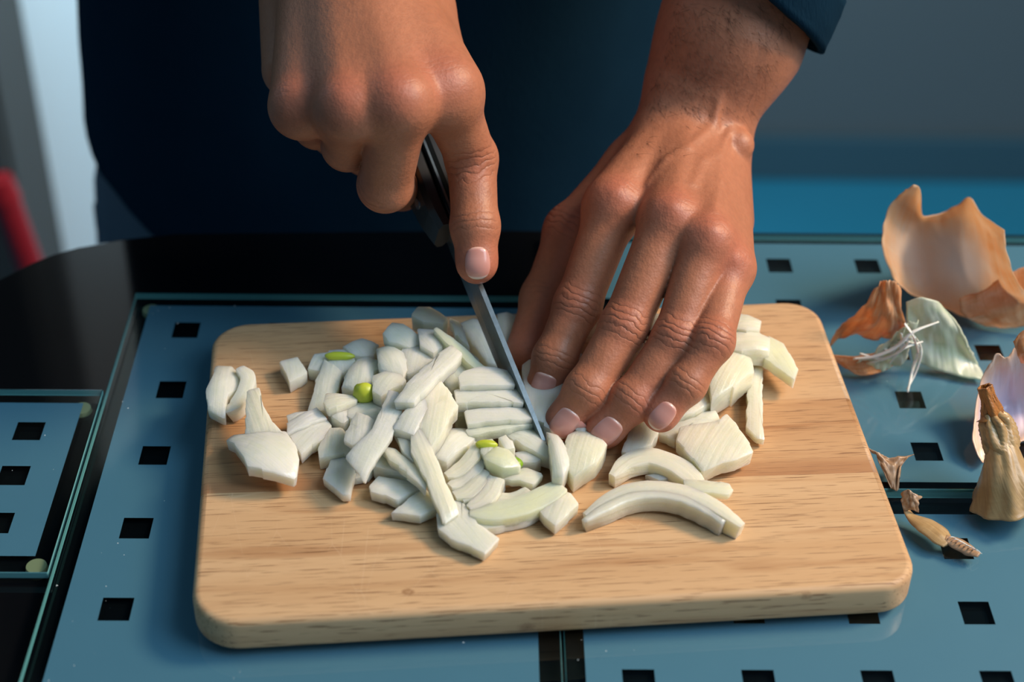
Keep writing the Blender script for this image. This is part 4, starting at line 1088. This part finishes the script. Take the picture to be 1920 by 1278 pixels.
# middle cluster: orange cap, low curled skin, inner white leaf, white fibres
patch('onion_skin', [
    [(1640,540,42),(1655,527,45),(1672,525,46),(1688,540,42)],
    [(1622,570,34),(1650,556,38),(1672,560,38),(1690,575,34)],
    [(1600,592,24),(1640,590,30),(1670,592,30),(1696,600,26)],
    [(1575,612,16),(1625,612,20),(1662,615,20),(1700,612,18)],
    [(1553,648,7),(1600,625,12),(1650,640,10),(1690,625,12)]],
    'peel_orange', 'crumpled rust orange onion skin standing beside the right edge of the board', rag=.5, wrk=.0014)
patch('onion_skin', [
    [(1562,665,12),(1600,668,12),(1640,660,16),(1680,640,20)],
    [(1566,676,8),(1600,688,6),(1645,682,7),(1690,660,12)],
    [(1585,690,5),(1612,703,4),(1650,698,4),(1688,678,7)]],
    'peel_orange', 'low boat-shaped orange onion skin lying in front of the crumpled one', rag=.35)
leaf = patch('onion_leaf', [
    [(1700,565,36),(1730,558,40),(1760,568,36),(1790,600,28),(1815,640,18)],
    [(1700,600,28),(1735,595,30),(1770,605,28),(1800,630,20),(1825,665,10)],
    [(1705,640,16),(1740,640,16),(1775,650,14),(1808,670,8),(1838,690,5)],
    [(1712,672,7),(1745,688,5),(1780,700,4),(1815,708,4),(1848,712,4)]],
    'peel_white', 'thin white-green inner onion leaf standing between the orange skins', cat='onion skin', wrk=.0008, th=.0009)
def ribbon(name, path, wd, mat, label, par=None, n_=30, grp=SG, cat='onion skin', fray=0, flat=.25):
    C = crom([mm(*p) for p in path], n_); ww = np.interp(np.linspace(0, 1, n_), np.linspace(0, 1, len(wd)), wd)
    V = []; uv = []; seg = 14; sd = rng.uniform(0, 99)
    for i, c in enumerate(C):
        tg = nrm(C[min(i+1, n_-1)] - C[max(i-1, 0)]); a1 = nrm(np.cross(tg, [0, 0, 1])); a2 = np.cross(a1, tg)
        for j in range(seg):
            an = 2*math.pi*j/seg; k = 1 + .32*mnoise.noise(Vector((math.cos(an)*2.2, math.sin(an)*2.2, sd + i*.10)))+ .16*mnoise.noise(Vector((math.cos(an)*6, math.sin(an)*6, sd + i*.15)))
            p = c + (a1*math.cos(an) + a2*math.sin(an)*flat)*ww[i]/2000*k
            p[2] = max(p[2], GT+.0002); V.append(p); uv.append((j/seg, i/n_))
    F = [(i*seg+j, i*seg+(j+1) % seg, (i+1)*seg+(j+1) % seg, (i+1)*seg+j) for i in range(n_-1) for j in range(seg)] + [tuple(range(seg-1, -1, -1)), tuple((n_-1)*seg + j for j in range(seg))]
    o = mesh_obj(name, V, F, M[mat], par); set_uv(o.data, uv)
    if par is None: tag(o, label, cat, grp)
    elif label: o['label'] = label
    return o
M['fibre'] = plain('white_fibre', (.80, .78, .74), .5, Subsurface_Weight=.2, Subsurface_Scale=.003)
fb = empty('onion_fibres', tuple(mm(1690, 640, 8)), 'white stringy onion fibres hanging over the white-green leaf', 'onion skin', SG)
for pth, wd in (([(1600,672,14),(1640,668,18),(1680,650,24),(1712,622,31),(1760,603,33)], [2, 3.5, 3.5, 2.6, 1.5]),
                ([(1612,662,15),(1650,672,16),(1685,660,22),(1705,640,28)], [1.5, 3, 3, 1.6]),
                ([(1700,640,26),(1722,650,20),(1712,690,10),(1702,735,5)], [1.8, 3.2, 2, 1.2]),
                ([(1712,625,28),(1728,655,19),(1716,700,9),(1700,730,5)], [1.0, 1.8, 1.4, 1.0]),
                ([(1690,625,30),(1690,650,22),(1665,670,15),(1630,680,12)], [2, 4, 3, 1.2]),
                ([(1696,606,34),(1712,630,29),(1722,662,18)], [2.0, 2.6, 1.6]),
                ([(1655,650,20),(1672,660,20),(1690,640,26),(1716,632,27)], [2, 3, 3.4, 1.6]),
                ([(1668,680,14),(1684,662,20),(1700,650,24),(1730,640,24)], [2, 2.6, 2.4, 1.2])):
    ribbon('fibre', pth, [q*.62 for q in wd], 'fibre', None, fb, flat=.5)
mem = patch('membrane', [
    [(1668,640,22),(1684,622,28),(1702,606,33),(1722,600,34)],
    [(1640,662,15),(1664,650,20),(1690,634,25),(1712,624,27)],
    [(1612,672,11),(1648,672,12),(1682,664,16),(1706,652,19)],
    [(1604,682,8),(1640,684,8),(1676,682,9),(1700,676,12)]],
    'peel_white', None, fb, nu=30, nv=26, rag=.6, wrk=.0022)
# skin bowl at the right edge with the violet sheen painted into its colour
patch('onion_skin', [
    [(1850,690,28),(1868,665,34),(1890,668,34),(1920,640,40),(1970,620,44)],
    [(1838,720,22),(1860,705,22),(1890,705,22),(1925,690,28),(1975,680,34)],
    [(1828,780,14),(1850,765,9),(1885,760,7),(1925,750,10),(1975,740,16)],
    [(1822,830,9),(1850,820,5),(1890,805,5),(1930,795,6),(1975,790,9)],
    [(1845,868,5),(1865,850,4.5),(1895,835,4.5),(1930,825,5),(1975,820,6)]],
    'peel_violet_sheen', 'pale onion skin bowl behind the brown onion neck at the right edge', rag=.5, nu=44, nv=36, wrk=.001)
patch('onion_skin', [
    [(1900,640,52),(1915,622,56),(1940,610,58),(1970,600,60)],
    [(1908,665,46),(1920,655,50),(1945,645,52),(1975,640,54)],
    [(1915,680,40),(1930,680,42),(1950,675,44),(1980,670,46)]],
    'peel_orange', 'sliver of orange onion skin at the right edge of the picture', nu=20, nv=16)
# dry neck with its flared skirt
neck = empty('onion_neck', tuple(mm(1890, 930, 4)), 'dry brown onion neck with a twisted tip and flared tan skirt at the right edge', 'onion skin', SG)
def bell(name, path, rads, mat, amp, n_=44, seg=56, ridg=9, par=neck, sd=3.3, uv_rep=1):
    C = crom([mm(*p) for p in path], n_); rr = crom([np.array([r, 0, 0]) for r in rads], n_)
    V = []; uv = []
    for i, c in enumerate(C):
        tg = nrm(C[min(i+1, n_-1)] - C[max(i-1, 0)]); a1 = nrm(np.cross(tg, [.3, -1, .2])); a2 = np.cross(a1, tg)
        for j in range(seg):
            an = 2*math.pi*j/seg + i*.035; k = 1 + amp*(.5*math.sin(an*ridg+sd) + mnoise.noise(Vector((math.cos(an)*3, math.sin(an)*3, sd + i*.09))) + .5*mnoise.noise(Vector((math.cos(an)*9, math.sin(an)*9, sd + i*.05))))
            p = c + (a1*math.cos(an) + a2*math.sin(an))*rr[i][0]/1000*k; p[2] = max(p[2], GT+.0003)
            V.append(p); uv.append((j/seg*uv_rep, i/n_))
    F = [(i*seg+j, i*seg+(j+1) % seg, (i+1)*seg+(j+1) % seg, (i+1)*seg+j) for i in range(n_-1) for j in range(seg)]
    o = mesh_obj(name, V, F, M[mat], par); set_uv(o.data, uv)
    md = o.modifiers.new('t', 'SOLIDIFY'); md.thickness = .0006; md.offset = -1
    return o
bell('skirt', [(1867,800,31),(1878,842,26),(1885,890,18),(1892,940,7)], [4.4, 5.6, 8.8, 14.5], 'peel_tan', .07)
bell('collar', [(1858,772,37),(1866,795,33),(1876,835,27),(1884,862,23)], [3.0, 5.6, 5.9, 4.8], 'peel_tan', .22, sd=8.1)
t_ = bell('dry_tip', [(1846,724,47),(1853,745,43),(1859,768,38),(1862,792,33)], [2.2, 2.3, 3.4, 2.6], 'peel_rust', .22, ridg=5, sd=1.7); t_['label'] = 'rust-brown twisted tip'
for a0, pth in enumerate(([(1832,790,33),(1845,785,36),(1858,772,38)], [(1868,755,42),(1866,770,38),(1858,785,35)], [(1858,835,27),(1872,815,32),(1888,800,33)], [(1882,790,34),(1886,806,31),(1876,820,30)])):
    ribbon('flake', pth, [.8, 4.5, 3], 'peel_rust', None, neck, n_=14, flat=.3)
# small shards by the board corner
patch('onion_skin', [
    [(1628,838,13),(1645,848,11),(1668,857,9),(1690,856,9),(1714,851,10)],
    [(1640,850,10),(1652,862,9),(1670,868,8),(1688,866,8),(1702,858,9)],
    [(1655,880,7),(1664,886,7),(1674,888,6),(1684,884,6),(1690,876,7)],
    [(1670,915,4),(1673,916,4),(1677,918,4),(1681,920,4),(1684,918,4)]],
    'peel_brown', 'small triangular dry brown skin shard beside the board, above the seam', wrk=.0008, nu=26, nv=22)
rt = empty('onion_root_shred', tuple(mm(1745, 990, 4)), 'thin papery shred with frayed tail lying across the seam, lower right', 'onion skin', SG)
patch('curl', [
    [(1690,925,12),(1702,917,15),(1715,925,14),(1728,930,12)],
    [(1690,942,10),(1703,935,12),(1714,940,12),(1722,942,11)],
    [(1696,958,7),(1708,955,8),(1716,958,8),(1722,960,7)]],
    'peel_brown', None, rt, nu=18, nv=14, wrk=.0008)
ribbon('shred', [(1696,948,8),(1708,968,6),(1735,985,6.5),(1762,1005,6.5),(1778,1020,6)], [2, 4, 9, 9, 5], 'peel_tan', None, rt, flat=.35)
ribbon('tail', [(1772,1008,7),(1790,1018,6),(1815,1030,5.5),(1836,1040,5.5)], [4, 6, 6, 3], 'peel_brown', None, rt, flat=.4)
for k in range(7):
    x = 1775 + k*8; ribbon('hair', [(x, 1012+k*3, 6), (x+8, 1006+k*4, 9), (x+18, 1008+k*5, 7)], [.5, .4, .2], 'fibre', None, rt, n_=8, flat=1)

# arm hair on the left forearm
def arm_hair(sh, lo_px, n_, par):
    V = []; F = []; k = 0
    r2 = np.random.default_rng(5)
    xs = r2.uniform(0, 1, (n_, 2)); pts = []
    for u, v in xs:
        y = 5 + 290*v; x = np.interp(y, [0, 100, 200, 300], [1262, 1242, 1195, 1130]) + 6 + u*(np.interp(y, [0, 100, 200, 300], [1500, 1480, 1425, 1390]) - np.interp(y, [0, 100, 200, 300], [1262, 1242, 1195, 1130]) - 12)
        if v > .75 and r2.uniform() < .6: continue
        if u > .55 and r2.uniform() < .5: continue
        d = ray(x, y); pts.append(d/np.linalg.norm(d))
    D = np.array(pts); t = np.full(len(D), .45)
    for _ in range(30): t += sh.f(CAM + D*t[:, None])*.8
    P = CAM + D*t[:, None]; N = grad(sh, P)
    ax = nrm(EX['wr'] - EX['e1'])
    for p, n0 in zip(P, N):
        tg = nrm(np.cross(n0, ax)*r2.normal(.9, .5) + ax*r2.normal(.5, .4)); L = r2.uniform(.005, .011)
        side = np.cross(tg, n0)*.00005
        q = [p, p + tg*L*.35 + n0*.0009, p + tg*L*.7 + n0*.0012, p + tg*L + n0*.0008]
        for i, c in enumerate(q):
            w_ = 1 - i/3.2
            V += [c - side*w_, c + side*w_, c + n0*.0001*w_]
        for i in range(3):
            b = k + i*3
            F += [(b, b+1, b+4, b+3), (b+1, b+2, b+5, b+4), (b+2, b, b+3, b+5)]
        k += 12
    o = mesh_obj('arm_hair', V, F, plain('dark_hair', (.07, .035, .02), .5), par); o['kind'] = 'stuff'; return o
arm_hair(lf[0], None, 650, body)
